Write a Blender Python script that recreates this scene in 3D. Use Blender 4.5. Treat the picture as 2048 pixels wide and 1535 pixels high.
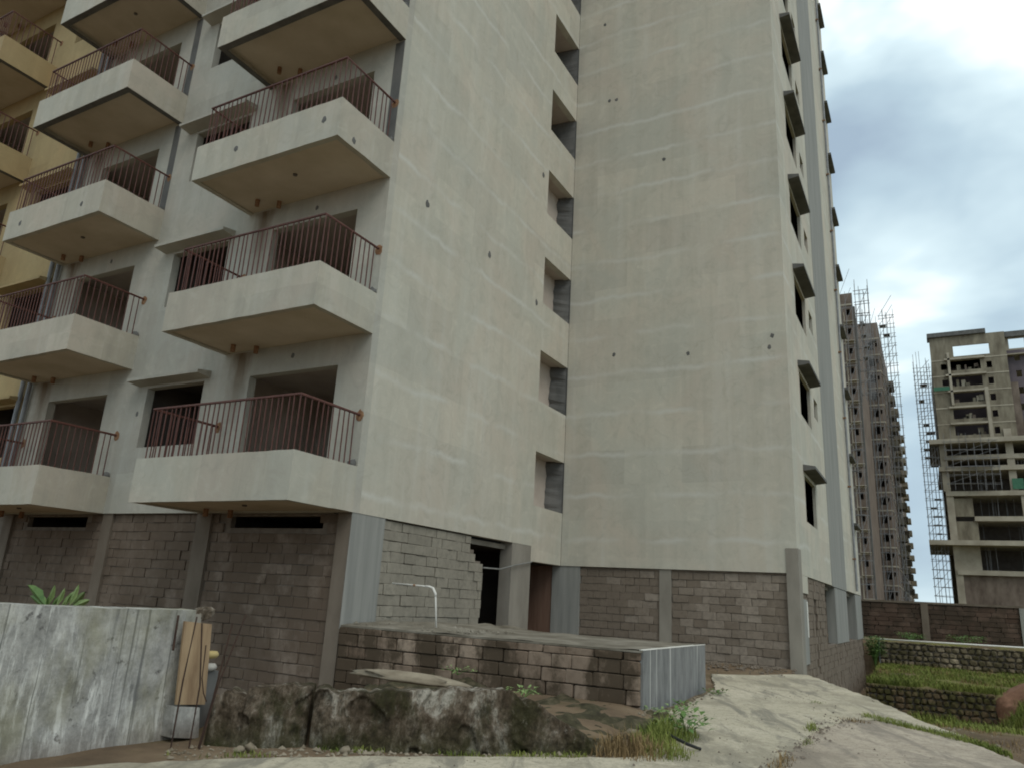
import bpy, bmesh, math, random
from mathutils import Vector, Matrix, noise
R = math.radians
random.seed(7)
for o in list(bpy.data.objects): bpy.data.objects.remove(o)
scn = bpy.context.scene
COL = scn.collection

# ------------------------------------------------------------------ camera
CAM = Vector((9.53102936, -10.99952476, -1.40326977))
RT = Vector((0.87662576, 0.47799499, 0.05520924))
UP = Vector((0.08559711, -0.2678242, 0.95965793))
FW = Vector((-0.47349805, 0.83653511, 0.27569658))
FPX = 1490.80
cd = bpy.data.cameras.new('camera'); cam = bpy.data.objects.new('camera', cd); COL.objects.link(cam)
m = Matrix.Identity(4)
for i in range(3):
    m[i][0] = RT[i]; m[i][1] = UP[i]; m[i][2] = -FW[i]; m[i][3] = CAM[i]
cam.matrix_world = m
cd.sensor_width = 36; cd.lens = FPX / 2048 * 36; cd.clip_end = 3000; cd.clip_start = 0.05
scn.camera = cam
try: scn.cycles.filter_width = 1.9
except Exception: pass
scn.render.resolution_x = 1024; scn.render.resolution_y = 767

# ------------------------------------------------------------------ sky, sun, exposure
W = bpy.data.worlds.new('World'); scn.world = W; W.use_nodes = True
nt = W.node_tree; nt.nodes.clear()
SUN_EL, SUN_AZ = 52, 122          # azimuth clockwise from +Y
out = nt.nodes.new('ShaderNodeOutputWorld'); bg = nt.nodes.new('ShaderNodeBackground')
sky = nt.nodes.new('ShaderNodeTexSky'); sky.sky_type = 'NISHITA'; sky.sun_disc = False
sky.sun_elevation = R(SUN_EL); sky.sun_rotation = R(SUN_AZ)
tc = nt.nodes.new('ShaderNodeTexCoord'); mp = nt.nodes.new('ShaderNodeMapping')
mp.inputs['Scale'].default_value = (1.0, 1.0, 1.9); mp.inputs['Location'].default_value = (5.61,6.68,7.16)
nz = nt.nodes.new('ShaderNodeTexNoise'); nz.inputs['Scale'].default_value = 2.2
nz.inputs['Detail'].default_value = 5; nz.inputs['Roughness'].default_value = .48; nz.inputs['Distortion'].default_value = .35
cr = nt.nodes.new('ShaderNodeValToRGB')
e = cr.color_ramp.elements
e[0].position = .36; e[0].color = (4.1, 5.3, 6.5, 1)
e[1].position = .62; e[1].color = (13.8, 13.8, 13.5, 1)
x = cr.color_ramp.elements.new(.45); x.color = (5.5, 7.1, 8.1, 1)
x = cr.color_ramp.elements.new(.54); x.color = (8.2, 10.0, 10.6, 1)
mx = nt.nodes.new('ShaderNodeMix'); mx.data_type = 'RGBA'; mx.inputs['Factor'].default_value = .93
nt.links.new(tc.outputs['Generated'], mp.inputs[0]); nt.links.new(mp.outputs[0], nz.inputs['Vector'])
nt.links.new(nz.outputs['Fac'], cr.inputs[0])
nt.links.new(sky.outputs[0], mx.inputs['A']); nt.links.new(cr.outputs[0], mx.inputs['B'])
nt.links.new(mx.outputs['Result'], bg.inputs[0]); bg.inputs[1].default_value = .1
nt.links.new(bg.outputs[0], out.inputs[0])
sl = bpy.data.lights.new('sun', 'SUN'); sl.energy = 1.2; sl.angle = R(35); sl.color = (1, .97, .91)
so = bpy.data.objects.new('sun', sl); COL.objects.link(so)
az, el = R(SUN_AZ), R(SUN_EL)
sd = Vector((math.sin(az) * math.cos(el), math.cos(az) * math.cos(el), math.sin(el)))
so.rotation_euler = sd.to_track_quat('Z', 'Y').to_euler()
scn.view_settings.view_transform = 'Standard'; scn.view_settings.look = 'None'
scn.view_settings.exposure = 0.0; scn.view_settings.gamma = 1; scn.view_settings.use_curve_mapping = False

# ------------------------------------------------------------------ pixel helpers (photo pixels -> points on known planes)
def ray(px, py): return FW + RT * ((px - 1024) / FPX) - UP * ((py - 767.5) / FPX)
def onX(px, py, X): d = ray(px, py); return CAM + d * ((X - CAM.x) / d.x)
def onY(px, py, Y): d = ray(px, py); return CAM + d * ((Y - CAM.y) / d.y)
def onZ(px, py, Z): d = ray(px, py); return CAM + d * ((Z - CAM.z) / d.z)
def proj(P):
    d = Vector(P) - CAM; w = d.dot(FW)
    return 1024 + FPX * d.dot(RT) / w, 767.5 - FPX * d.dot(UP) / w, w

# ------------------------------------------------------------------ materials
def new_mat(name, rough=.9, spec=.2):
    mt = bpy.data.materials.new(name); mt.use_nodes = True
    n = mt.node_tree; b = n.nodes['Principled BSDF']
    b.inputs['Roughness'].default_value = rough; b.inputs['Specular IOR Level'].default_value = spec
    return mt, n, b
class NB:
    """small node helper"""
    def __init__(s, n): s.n = n; s.pos = s.node('ShaderNodeNewGeometry').outputs['Position']
    def node(s, t, **k):
        q = s.n.nodes.new(t)
        for a, v in k.items(): setattr(q, a, v)
        return q
    def link(s, a, b): s.n.links.new(a, b)
    def map(s, scale, loc=(0, 0, 0), vec=None):
        q = s.node('ShaderNodeMapping'); q.inputs['Scale'].default_value = scale; q.inputs['Location'].default_value = loc
        s.link(vec or s.pos, q.inputs[0]); return q.outputs[0]
    def noise(s, vec, scale=1, detail=4, rough=.55, dist=0):
        q = s.node('ShaderNodeTexNoise'); q.inputs['Scale'].default_value = scale; q.inputs['Detail'].default_value = detail
        q.inputs['Roughness'].default_value = rough; q.inputs['Distortion'].default_value = dist
        s.link(vec, q.inputs['Vector']); return q.outputs['Fac']
    def ramp(s, fac, stops):
        q = s.node('ShaderNodeValToRGB'); el = q.color_ramp.elements
        while len(el) < len(stops): el.new(.5)
        for e_, (p, c) in zip(el, stops):
            e_.position = p; e_.color = (c, c, c, 1) if not isinstance(c, tuple) else (*c, 1)
        s.link(fac, q.inputs[0]); return q.outputs[0]
    def mix(s, fac, a, b, mode='MIX'):
        q = s.node('ShaderNodeMix', data_type='RGBA', blend_type=mode)
        for sock, v in (('Factor', fac), ('A', a), ('B', b)):
            if isinstance(v, (int, float)): q.inputs[sock].default_value = v
            elif isinstance(v, tuple): q.inputs[sock].default_value = (*v, 1)
            else: s.link(v, q.inputs[sock])
        return q.outputs['Result']
    def math(s, op, a, b=0.0, c=None):
        q = s.node('ShaderNodeMath', operation=op)
        for i, v in enumerate((a, b) if c is None else (a, b, c)):
            if isinstance(v, (int, float)): q.inputs[i].default_value = v
            else: s.link(v, q.inputs[i])
        return q.outputs[0]
    def sep(s):
        q = s.node('ShaderNodeSeparateXYZ'); s.link(s.pos, q.inputs[0]); return q.outputs
    def bump(s, b, h, strength=.3, dist=.02):
        q = s.node('ShaderNodeBump'); q.inputs['Strength'].default_value = strength; q.inputs['Distance'].default_value = dist
        s.link(h, q.inputs['Height']); s.link(q.outputs[0], b.inputs['Normal'])
M = {}
def simple(name, c1, c2, scale=3, rough=.9, spec=.2, stretch=(1, 1, 1), bump=.2, detail=5, c3=None, lo=.3, hi=.7):
    mt, n, b = new_mat(name, rough, spec); k = NB(n)
    f = k.noise(k.map(stretch), scale, detail, .6)
    stops = [(lo, c1), (hi, c2)] if c3 is None else [(lo, c1), ((lo + hi) / 2, c3), (hi, c2)]
    col = k.ramp(f, stops); k.link(col, b.inputs['Base Color'])
    if bump: k.bump(b, k.noise(k.map((1, 1, 1)), scale * 9, 4), bump, .01)
    M[name] = mt; return mt

def plaster(name, base, tint, joints=True, wet=1.0):
    """cement render: streaks, blotches, pale day-work joints, square-ish patches of different trowelling"""
    mt, n, b = new_mat(name, .93, .12); k = NB(n)
    X, Y, Z = k.sep()
    streak = k.noise(k.map((2.6, 2.6, .16)), 1.0, 6, .62)
    blot = k.noise(k.map((1, 1, .7)), .32, 5, .55, .4)
    fine = k.noise(k.map((1, 1, 1)), 7, 5, .7)
    col = k.mix(k.ramp(blot, [(.33, 0.0), (.68, 1.0)]), base, tint)
    col = k.mix(k.ramp(streak, [(.36, min(1, .34 * wet)), (.47, .09 * wet), (.60, 0.0)]), col, tuple(c * .76 for c in base))
    col = k.mix(k.ramp(streak, [(.52, 0.0), (.70, .55)]), col, tuple(min(1, c * 1.15) for c in (base[0]*.98, base[1], base[2]*1.06)))
    col = k.mix(k.ramp(fine, [(.3, .16), (.6, 0.0)]), col, tuple(c * .8 for c in base))
    hue = k.noise(k.map((.6, .6, .5), (5, 9, 3)), .8, 4, .55, .6)
    col = k.mix(k.ramp(hue, [(.38, .55), (.5, 0.0)]), col, (base[0] * .93, base[1] * .97, base[2] * 1.0))
    col = k.mix(k.ramp(hue, [(.52, 0.0), (.66, .6)]), col, (base[0] * 1.06, base[1] * .985, base[2] * .97))
    tw = k.noise(k.map((1, 1, 1), (8, 2, 5)), 2.1, 9, .72, 1.2)
    col = k.mix(k.ramp(tw, [(.36, .45), (.48, 0.0)]), col, tuple(c * .80 for c in base))
    col = k.mix(k.ramp(tw, [(.54, 0.0), (.66, .45)]), col, tuple(min(1, c * 1.17) for c in base))
    # patches
    br = k.node('ShaderNodeTexBrick'); br.offset = .37; br.squash = 1
    cb = k.node('ShaderNodeCombineXYZ'); k.link(k.math('ADD', X, k.math('MULTIPLY', Y, 1.0)), cb.inputs[0])
    wob = k.noise(k.map((.5, .5, .5)), 1.4, 3)
    k.link(k.math('ADD', Z, k.math('MULTIPLY', wob, .22)), cb.inputs[1])
    k.link(cb.outputs[0], br.inputs['Vector'])
    br.inputs['Scale'].default_value = 1; br.inputs['Brick Width'].default_value = 1.7; br.inputs['Row Height'].default_value = 1.03
    br.inputs['Mortar Size'].default_value = .0; br.inputs['Bias'].default_value = 0
    br.inputs['Color1'].default_value = (.90, .90, .90, 1); br.inputs['Color2'].default_value = (1.05, 1.05, 1.04, 1)
    col = k.mix(.75, col, br.outputs['Color'], 'MULTIPLY')
    if joints:
        w2 = k.noise(k.map((.9, .9, .25)), 1.1, 4, .6)
        zz = k.math('ADD', Z, k.math('ADD', k.math('MULTIPLY', w2, .42), k.math('MULTIPLY', k.noise(k.map((1, 1, 1)), 5, 4, .7), .10)))
        fr = k.math('FRACT', k.math('DIVIDE', zz, 1.24))
        ln = k.math('SUBTRACT', 1.0, k.math('MINIMUM', 1.0, k.math('MULTIPLY', k.math('ABSOLUTE', k.math('SUBTRACT', fr, .5)), 12)))
        msk = k.ramp(k.noise(k.map((.55, .55, .55), (3, 1, 2)), 1.0, 3), [(.40, 0.0), (.60, .75)])
        col = k.mix(k.math('MULTIPLY', ln, msk), col, tuple(min(1, c * 1.26) for c in (base[2]*1.16, base[2]*1.14, base[2]*1.02)))
    vo = k.node('ShaderNodeTexVoronoi'); vo.feature = 'DISTANCE_TO_EDGE'; vo.inputs['Scale'].default_value = .42
    va = k.node('ShaderNodeVectorMath'); va.operation = 'MULTIPLY_ADD'
    ns = k.node('ShaderNodeTexNoise'); ns.inputs['Scale'].default_value = 1.6; ns.inputs['Detail'].default_value = 6; k.link(k.pos, ns.inputs['Vector'])
    k.link(ns.outputs['Color'], va.inputs[0]); va.inputs[1].default_value = (1.1, 1.1, 1.1); k.link(k.pos, va.inputs[2]); k.link(va.outputs[0], vo.inputs['Vector'])
    ck = k.math('MULTIPLY', k.ramp(vo.outputs['Distance'], [(.0, .22), (.006, 0.0)]), k.ramp(k.noise(k.map((1, 1, 1), (1, 7, 4)), .45, 3), [(.50, 0.0), (.60, 1.0)]))
    col = k.mix(ck, col, tuple(c * .5 for c in base))
    if name == 'plaster_white':
        u = k.math('MULTIPLY', k.math('SUBTRACT', k.math('FRACT', k.math('ADD', k.math('DIVIDE', k.math('ADD', X, 3.72), 7.65), 10.5)), .5), 7.65)
        u = k.math('ADD', k.math('ABSOLUTE', u), k.math('MULTIPLY', k.noise(k.map((3, 3, .8)), 2, 4), .5))
        fz = k.math('FRACT', k.math('DIVIDE', Z, 3.575))
        sm_ = k.math('MULTIPLY', k.ramp(u, [(.30, 1.0), (.62, 0.0)]), k.ramp(fz, [(.45, 0.0), (.97, .85)]))
        col = k.mix(sm_, col, (.13, .085, .045))
    k.link(col, b.inputs['Base Color'])
    k.bump(b, k.noise(k.map((1, 1, 1)), 14, 5, .7), .25, .012)
    M[name] = mt
plaster('plaster', (.472, .446, .368), (.50, .458, .377))
plaster('parapet', (.435, .410, .340), (.43, .39, .31), False, 1.7)
plaster('plaster_white', (.425, .405, .345), (.395, .375, .32), False)
plaster('ochre_paint', (.40, .305, .16), (.37, .285, .16), False)
simple('soffit', (.42, .35, .25), (.56, .48, .37), .8, bump=.15)
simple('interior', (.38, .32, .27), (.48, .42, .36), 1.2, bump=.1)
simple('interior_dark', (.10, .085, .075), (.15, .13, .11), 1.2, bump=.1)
simple('unlit_room', (.03, .026, .023), (.055, .047, .04), 1.2, bump=.1)  # near-black colour paints the lack of light inside deep rooms
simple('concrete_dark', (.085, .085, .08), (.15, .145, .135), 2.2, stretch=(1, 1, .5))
simple('concrete', (.20, .18, .148), (.30, .275, .228), 1.6, stretch=(1, 1, .35), c3=(.25, .228, .19))
simple('concrete_brown', (.115, .092, .069), (.19, .157, .122), 1.6, stretch=(1, 1, .4))
simple('concrete_blue', (.20, .20, .182), (.295, .29, .262), 1.4, stretch=(3.5, 3.5, .25))
simple('dirty_concrete', (.10, .085, .062), (.26, .235, .19), 1.8, c3=(.17, .15, .115), bump=.5)
simple('mortar', (.13, .108, .086), (.21, .178, .145), 6)
simple('rail_paint', (.066, .023, .017), (.115, .045, .032), 9, rough=.6, spec=.35, bump=0)
simple('rust', (.16, .07, .035), (.30, .18, .10), 14)
simple('rebar_steel', (.03, .02, .016), (.07, .04, .028), 12, rough=.8)
simple('pvc_white', (.60, .58, .52), (.74, .72, .66), 5, rough=.5, spec=.4, bump=0)
simple('pvc_dirty', (.30, .28, .24), (.42, .40, .35), 8, rough=.6, bump=0)
simple('pvc_grey', (.16, .17, .18), (.28, .28, .28), 3, rough=.5, spec=.4, bump=0)
simple('cable', (.16, .16, .15), (.24, .24, .22), 5, rough=.6, bump=0)
simple('rubber', (.015, .016, .014), (.03, .03, .028), 5, rough=.6, bump=0)
simple('plywood', (.20, .13, .075), (.36, .26, .155), 3.2, stretch=(4, 4, .5), bump=.1)
simple('yellow_plastic', (.36, .27, .10), (.46, .36, .17), 8, rough=.5, bump=0)
simple('soil_red', (.15, .075, .045), (.27, .15, .095), 5, bump=1.0)
simple('stone', (.13, .105, .07), (.32, .275, .20), 2.2, bump=.5, c3=(.21, .175, .125))
simple('leaf', (.055, .12, .025), (.12, .20, .05), 5, rough=.6, spec=.3, bump=0)
simple('leaf_pale', (.11, .18, .05), (.22, .29, .11), 9, rough=.6, spec=.3, bump=0)
simple('grass', (.075, .11, .02), (.23, .25, .06), 1.3, rough=.8, bump=0)
simple('grass_dry', (.11, .075, .035), (.29, .20, .095), 7, rough=.9, bump=0)
simple('tower_concrete', (.27, .235, .18), (.45, .405, .32), .35, bump=0)
simple('tower_brick', (.10, .074, .058), (.235, .188, .152), .75, bump=0, detail=9, stretch=(1, 1, .45))
simple('tower_brick_grey', (.12, .10, .072), (.29, .258, .19), .55, bump=0, detail=9, stretch=(1.6, 1, .5))
simple('tower_purple', (.10, .085, .095), (.16, .13, .14), .4, bump=0, detail=6)
simple('scaffold_pole', (.16, .16, .165), (.24, .235, .23), .8, rough=.6, bump=0)
simple('net_green', (.05, .14, .09), (.08, .19, .12), 2, bump=0)
simple('dark_door', (.035, .014, .012), (.06, .028, .022), 2)
simple('brown_board', (.13, .075, .052), (.20, .125, .09), 2, stretch=(3, 3, .3))

def block_mat(name, lo, hi, stain=None, scale=9):
    mt, n, b = new_mat(name, .95, .1); k = NB(n)
    oi = k.node('ShaderNodeObjectInfo')
    c = k.mix(oi.outputs['Random'], lo, hi)
    f = k.noise(k.map((1, 1, 1)), scale, 6, .7)
    c = k.mix(k.ramp(f, [(.3, .55), (.55, 0.0)]), c, tuple(v * .55 for v in lo))
    g = k.noise(k.map((1, 1, .6)), .9, 5, .6)
    c = k.mix(k.ramp(g, [(.35, .0), (.7, .55)]), c, tuple(v * .72 for v in lo))
    if stain:
        f2 = k.noise(k.map((1, 1, .7), (4, 2, 1)), 1.3, 8, .72)
        c = k.mix(k.ramp(f2, [(.43, 0.0), (.54, .88)]), c, stain)
    k.link(c, b.inputs['Base Color']); k.bump(b, k.noise(k.map((1, 1, 1)), 22, 5, .7), .5, .012)
    M[name] = mt
block_mat('block', (.195, .158, .122), (.335, .285, .232))
block_mat('block_shaded', (.15, .115, .086), (.26, .208, .165), (.12, .09, .066), 6)  # overhang shade painted into darker block colours, with random stains on top
block_mat('block_b', (.245, .222, .178), (.295, .268, .215))
block_mat('block_mossy', (.18, .128, .092), (.36, .28, .21), (.062, .046, .030), 7)
block_mat('block_far', (.095, .062, .046), (.16, .112, .085), (.06, .045, .033), 5)
block_mat('stone_brown', (.10, .070, .042), (.20, .145, .088), (.06, .058, .022), 6)
block_mat('stone_piece', (.14, .11, .07), (.36, .30, .21), (.075, .065, .035), 6)

def foreground_wall_mat():
    mt, n, b = new_mat('limewash_wall', .9, .15); k = NB(n)
    s = k.noise(k.map((1, 1.2, 1)), 4.2, 11, .76)
    col = k.ramp(s, [(.34, (.18, .176, .162)), (.50, (.31, .303, .278)), (.66, (.45, .438, .40))])
    wm = k.ramp(k.noise(k.map((1, 1, .8), (4, 4, 4)), 1.0, 4, .6), [(.40, .15), (.58, 1.0)])
    wr = k.ramp(k.noise(k.map((1, 4.2, .75)), 2.6, 10, .74), [(.50, 0.0), (.60, .85)])
    col = k.mix(k.math('MULTIPLY', wm, wr), col, (.66, .65, .60))
    drip = k.noise(k.map((1, 15, .16)), 1.5, 4, .55)
    col = k.mix(k.ramp(drip, [(.32, .75), (.40, 0.0)]), col, (.11, .11, .105))
    pk = k.noise(k.map((1, 1, 1), (2, 0, 6)), 7, 5, .6)
    col = k.mix(k.ramp(pk, [(.30, .8), (.36, 0.0)]), col, (.08, .075, .07))
    al = k.noise(k.map((1, 1, .6), (7, 3, 5)), 1.3, 5, .6)
    col = k.mix(k.ramp(al, [(.53, 0.0), (.68, .5)]), col, (.19, .175, .085))
    Z = k.sep()[2]
    low = k.math('ADD', Z, k.math('MULTIPLY', k.noise(k.map((1, 1, 1)), 3, 4), .28))
    col = k.mix(k.ramp(k.math('ADD', low, 3.0), [(.12, .75), (.42, 0.0)]), col, (.15, .115, .085))
    k.link(col, b.inputs['Base Color']); k.bump(b, k.noise(k.map((1, 1, 1)), 12, 6, .75), .5, .02)
    M['limewash_wall'] = mt
foreground_wall_mat()
def mossy_mat():
    mt, n, b = new_mat('mossy_concrete', .95, .1); k = NB(n)
    s = k.noise(k.map((1, 1, .42)), 2.3, 10, .74, .3)
    col = k.ramp(s, [(.34, (.034, .025, .016)), (.45, (.105, .078, .052)), (.52, (.205, .162, .118)), (.60, (.50, .46, .38))])
    g = k.noise(k.map((1, 1, .6), (3, 8, 1)), 1.7, 8, .7)
    col = k.mix(k.ramp(g, [(.49, 0.0), (.58, .75)]), col, (.042, .042, .016))
    Z = k.sep()[2]
    low = k.math('ADD', k.math('ADD', Z, 3.0), k.math('MULTIPLY', k.noise(k.map((1, 1, 1)), 2.5, 4), .3))
    col = k.mix(k.ramp(low, [(.18, .8), (.5, 0.0)]), col, (.045, .048, .016))
    sp = k.noise(k.map((1, 1, .7)), 13, 9, .8)
    col = k.mix(k.ramp(sp, [(.36, .8), (.52, 0.0)]), col, (.03, .026, .018))
    col = k.mix(k.ramp(sp, [(.56, 0.0), (.70, .55)]), col, (.42, .385, .32))
    k.link(col, b.inputs['Base Color']); k.bump(b, k.noise(k.map((1, 1, 1)), 14, 10, .8), 1.0, .06)
    M['mossy_concrete'] = mt
mossy_mat()
def moss_only():
    simple('moss', (.018, .014, .008), (.12, .095, .06), 7, bump=1.0, c3=(.052, .046, .024), detail=10, lo=.25, hi=.75)
moss_only()
def slab_mat(name, c1, c2, dark, dirscale):
    mt, n, b = new_mat(name, .9, .15); k = NB(n)
    mp_ = k.node('ShaderNodeMapping'); mp_.vector_type = 'TEXTURE'; mp_.inputs['Rotation'].default_value = (0, 0, R(-64)); mp_.inputs['Scale'].default_value = dirscale
    k.link(k.pos, mp_.inputs[0])
    st = k.noise(mp_.outputs[0], 1.1, 7, .66, .9)
    bl = k.noise(k.map((1, 1, 1)), .7, 6, .6)
    col = k.mix(k.ramp(bl, [(.35, 0.0), (.65, 1.0)]), c1, c2)
    col = k.mix(k.ramp(st, [(.38, .8), (.50, 0.0)]), col, dark)
    dp = k.noise(k.map((1, 1, 1), (3, 5, 0)), .55, 8, .7, .4)
    col = k.mix(k.ramp(dp, [(.40, .65), (.50, 0.0)]), col, tuple(v * .62 for v in c1))
    rg = k.noise(k.map((1, 1, 1)), 26, 4, .7)
    col = k.mix(k.ramp(rg, [(.36, .55), (.46, 0.0)]), col, tuple(v * .5 for v in c1))
    sp = k.noise(k.map((1, 1, 1)), 9, 6, .7)
    col = k.mix(k.ramp(sp, [(.34, .6), (.5, 0.0)]), col, tuple(v * .6 for v in c1))
    k.link(col, b.inputs['Base Color']); k.bump(b, k.noise(k.map((1, 1, 1)), 12, 9, .8), .8, .035)
    M[name] = mt
slab_mat('ramp_concrete', (.45, .40, .295), (.56, .50, .38), (.20, .185, .15), (1.7, .42, 1))
slab_mat('road_concrete', (.39, .33, .255), (.50, .43, .335), (.23, .20, .165), (1.9, .5, 1))
def ground_mat():
    mt, n, b = new_mat('ground_soil', .97, .1); k = NB(n)
    a = k.noise(k.map((1, 1, 1)), .55, 7, .65)
    col = k.ramp(a, [(.32, (.10, .072, .048)), (.5, (.175, .125, .08)), (.68, (.25, .195, .13))])
    X, Y, Z = k.sep()
    far = k.math('MULTIPLY', k.ramp(k.math('MULTIPLY', k.math('SUBTRACT', Y, 3.0), .2), [(0.0, 0.0), (1.0, 1.0)]), k.ramp(k.math('SUBTRACT', X, 6.6), [(0.0, 0.0), (.4, 1.0)]))
    gn = k.noise(k.map((1, 1, 1), (2, 2, 2)), .42, 6, .65)
    fac = k.math('MULTIPLY', far, k.ramp(gn, [(.40, 0.0), (.54, .85)]))
    col = k.mix(fac, col, (.16, .165, .045))
    near = k.ramp(k.noise(k.map((1, 1, 1), (9, 1, 2)), .9, 6, .65), [(.54, 0.0), (.70, .6)])
    col = k.mix(near, col, (.075, .075, .028))
    k.link(col, b.inputs['Base Color']); k.bump(b, k.noise(k.map((1, 1, 1)), 11, 7, .75), .8, .04)
    M['ground_soil'] = mt
ground_mat()
def endcap_mat():
    mt, n, b = new_mat('cast_cement', .9, .15); k = NB(n)
    s = k.noise(k.map((1, 3, .8)), 2.2, 8, .7)
    col = k.ramp(s, [(.30, (.115, .116, .112)), (.52, (.19, .19, .182)), (.74, (.26, .26, .248))])
    w = k.noise(k.map((1, 3.6, .05), (0, 2.3, 0)), 1.6, 2, .5)
    col = k.mix(k.ramp(w, [(.665, 0.0), (.685, .6)]), col, (.50, .49, .45))
    k.link(col, b.inputs['Base Color']); k.bump(b, k.noise(k.map((1, 1, 1)), 16, 5), .3, .01)
    M['cast_cement'] = mt
endcap_mat()

# ------------------------------------------------------------------ mesh helpers
class MB:
    def __init__(s): s.v = []; s.f = []
    def quad(s, a, b, c, d):
        i = len(s.v); s.v += [tuple(a), tuple(b), tuple(c), tuple(d)]; s.f.append((i, i + 1, i + 2, i + 3)); return s
    def tri(s, a, b, c):
        i = len(s.v); s.v += [tuple(a), tuple(b), tuple(c)]; s.f.append((i, i + 1, i + 2)); return s
    def box(s, x0, x1, y0, y1, z0, z1):
        i = len(s.v)
        s.v += [(x, y, z) for z in (z0, z1) for y in (y0, y1) for x in (x0, x1)]
        for q in ((0, 2, 3, 1), (4, 5, 7, 6), (0, 1, 5, 4), (1, 3, 7, 5), (3, 2, 6, 7), (2, 0, 4, 6)):
            s.f.append(tuple(i + j for j in q))
        return s
    def tube(s, pts, r, n=6, cap=True):
        pts = [Vector(p) for p in pts]; rings = []
        rr = r if isinstance(r, (list, tuple)) else [r] * len(pts)
        for j, p in enumerate(pts):
            d = (pts[min(j + 1, len(pts) - 1)] - pts[max(j - 1, 0)]).normalized()
            a = d.cross(Vector((0, 0, 1)))
            if a.length < .05: a = d.cross(Vector((1, 0, 0)))
            a.normalize(); b_ = d.cross(a)
            i = len(s.v)
            for q in range(n):
                t = 2 * math.pi * (q + .5) / n
                s.v.append(tuple(p + (a * math.cos(t) + b_ * math.sin(t)) * rr[j]))
            rings.append(i)
        for j in range(len(rings) - 1):
            for q in range(n):
                s.f.append((rings[j] + q, rings[j] + (q + 1) % n, rings[j + 1] + (q + 1) % n, rings[j + 1] + q))
        if cap:
            s.f.append(tuple(rings[0] + q for q in range(n))[::-1]); s.f.append(tuple(rings[-1] + q for q in range(n)))
        return s
    def mesh(s, name, mat, smooth=False):
        me = bpy.data.meshes.new(name); me.from_pydata(s.v, [], s.f); me.materials.append(M[mat])
        bm = bmesh.new(); bm.from_mesh(me); bmesh.ops.recalc_face_normals(bm, faces=bm.faces); bm.to_mesh(me); bm.free()
        if smooth: me.polygons.foreach_set('use_smooth', [True] * len(me.polygons))
        me.update(); return me
    def build(s, name, mat, parent=None, smooth=False):
        return obj(name, s.mesh(name, mat, smooth), parent)
def obj(name, me, parent=None, loc=None):
    o = bpy.data.objects.new(name, me); COL.objects.link(o)
    if loc is not None: o.location = loc
    if parent is not None: o.parent = parent
    return o
def tag(o, label, cat, group=None):
    o['label'] = label; o['category'] = cat
    if group: o['group'] = group
    return o
def thing(name, label, cat, group=None):
    o = bpy.data.objects.new(name, None); COL.objects.link(o); o.empty_display_size = .3
    return tag(o, label, cat, group)
def structure(o): o['kind'] = 'structure'; return o
def stuff(o): o['kind'] = 'stuff'; return o

def panel(mb, axis, plane, u0, u1, v0, v1, holes, th):
    """wall slab with rectangular openings. axis 'Y': faces -Y, u = X; axis 'X': faces +X, u = Y. v = Z"""
    us = sorted({u0, u1} | {c for h in holes for c in h[:2] if u0 < c < u1})
    vs = sorted({v0, v1} | {c for h in holes for c in h[2:] if v0 < c < v1})
    def P(u, v, d):
        return (u, plane + d, v) if axis == 'Y' else (plane - d, u, v)
    def solid(i, j):
        if i < 0 or j < 0 or i >= len(us) - 1 or j >= len(vs) - 1: return False
        cu, cv = (us[i] + us[i + 1]) / 2, (vs[j] + vs[j + 1]) / 2
        return not any(h[0] < cu < h[1] and h[2] < cv < h[3] for h in holes)
    idx = {}
    def V(i, j, d):
        key = (i, j, d)
        if key not in idx: idx[key] = len(mb.v); mb.v.append(P(us[i], vs[j], d * th))
        return idx[key]
    for i in range(len(us) - 1):
        for j in range(len(vs) - 1):
            if not solid(i, j): continue
            mb.f.append((V(i, j, 0), V(i + 1, j, 0), V(i + 1, j + 1, 0), V(i, j + 1, 0)))
            mb.f.append((V(i, j, 1), V(i, j + 1, 1), V(i + 1, j + 1, 1), V(i + 1, j, 1)))
            for di, dj, a, b_ in ((-1, 0, (i, j), (i, j + 1)), (1, 0, (i + 1, j), (i + 1, j + 1)), (0, -1, (i, j), (i + 1, j)), (0, 1, (i, j + 1), (i + 1, j + 1))):
                if not solid(i + di, j + dj):
                    mb.f.append((V(*a, 0), V(*b_, 0), V(*b_, 1), V(*a, 1)))
    return mb
def room(mb, x0, x1, y0, y1, z0, z1, open_='-Y'):
    """inside of a box, one side open"""
    c = [(x, y, z) for z in (z0, z1) for y in (y0, y1) for x in (x0, x1)]
    faces = {'-Z': (0, 1, 3, 2), '+Z': (4, 6, 7, 5), '-Y': (0, 4, 5, 1), '+X': (1, 5, 7, 3), '+Y': (3, 7, 6, 2), '-X': (2, 6, 4, 0)}
    i = len(mb.v); mb.v += c
    for k_, q in faces.items():
        if k_ != open_: mb.f.append(tuple(i + j for j in q))
    return mb
def bevel_block_mesh(name, mat, seed, rough=.06):
    """unit block, chamfered and slightly uneven"""
    rnd = random.Random(seed); bm = bmesh.new(); bmesh.ops.create_cube(bm, size=1)
    for v in bm.verts: v.co += Vector([rnd.uniform(-rough, rough) * .5 for _ in range(3)])
    bmesh.ops.bevel(bm, geom=bm.edges[:], offset=.05, segments=1, affect='EDGES', profile=.5)
    me = bpy.data.meshes.new(name); bm.to_mesh(me); bm.free(); me.materials.append(M[mat]); return me
def stone_mesh(name, mat, seed):
    rnd = random.Random(seed); bm = bmesh.new(); bmesh.ops.create_icosphere(bm, subdivisions=1, radius=.56)
    for v in bm.verts:
        v.co = Vector([math.copysign(abs(c / .56) ** .62 * .5, c) for c in v.co])
        v.co *= rnd.uniform(.86, 1.1)
    me = bpy.data.meshes.new(name); bm.to_mesh(me); bm.free(); me.materials.append(M[mat]); return me

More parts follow.
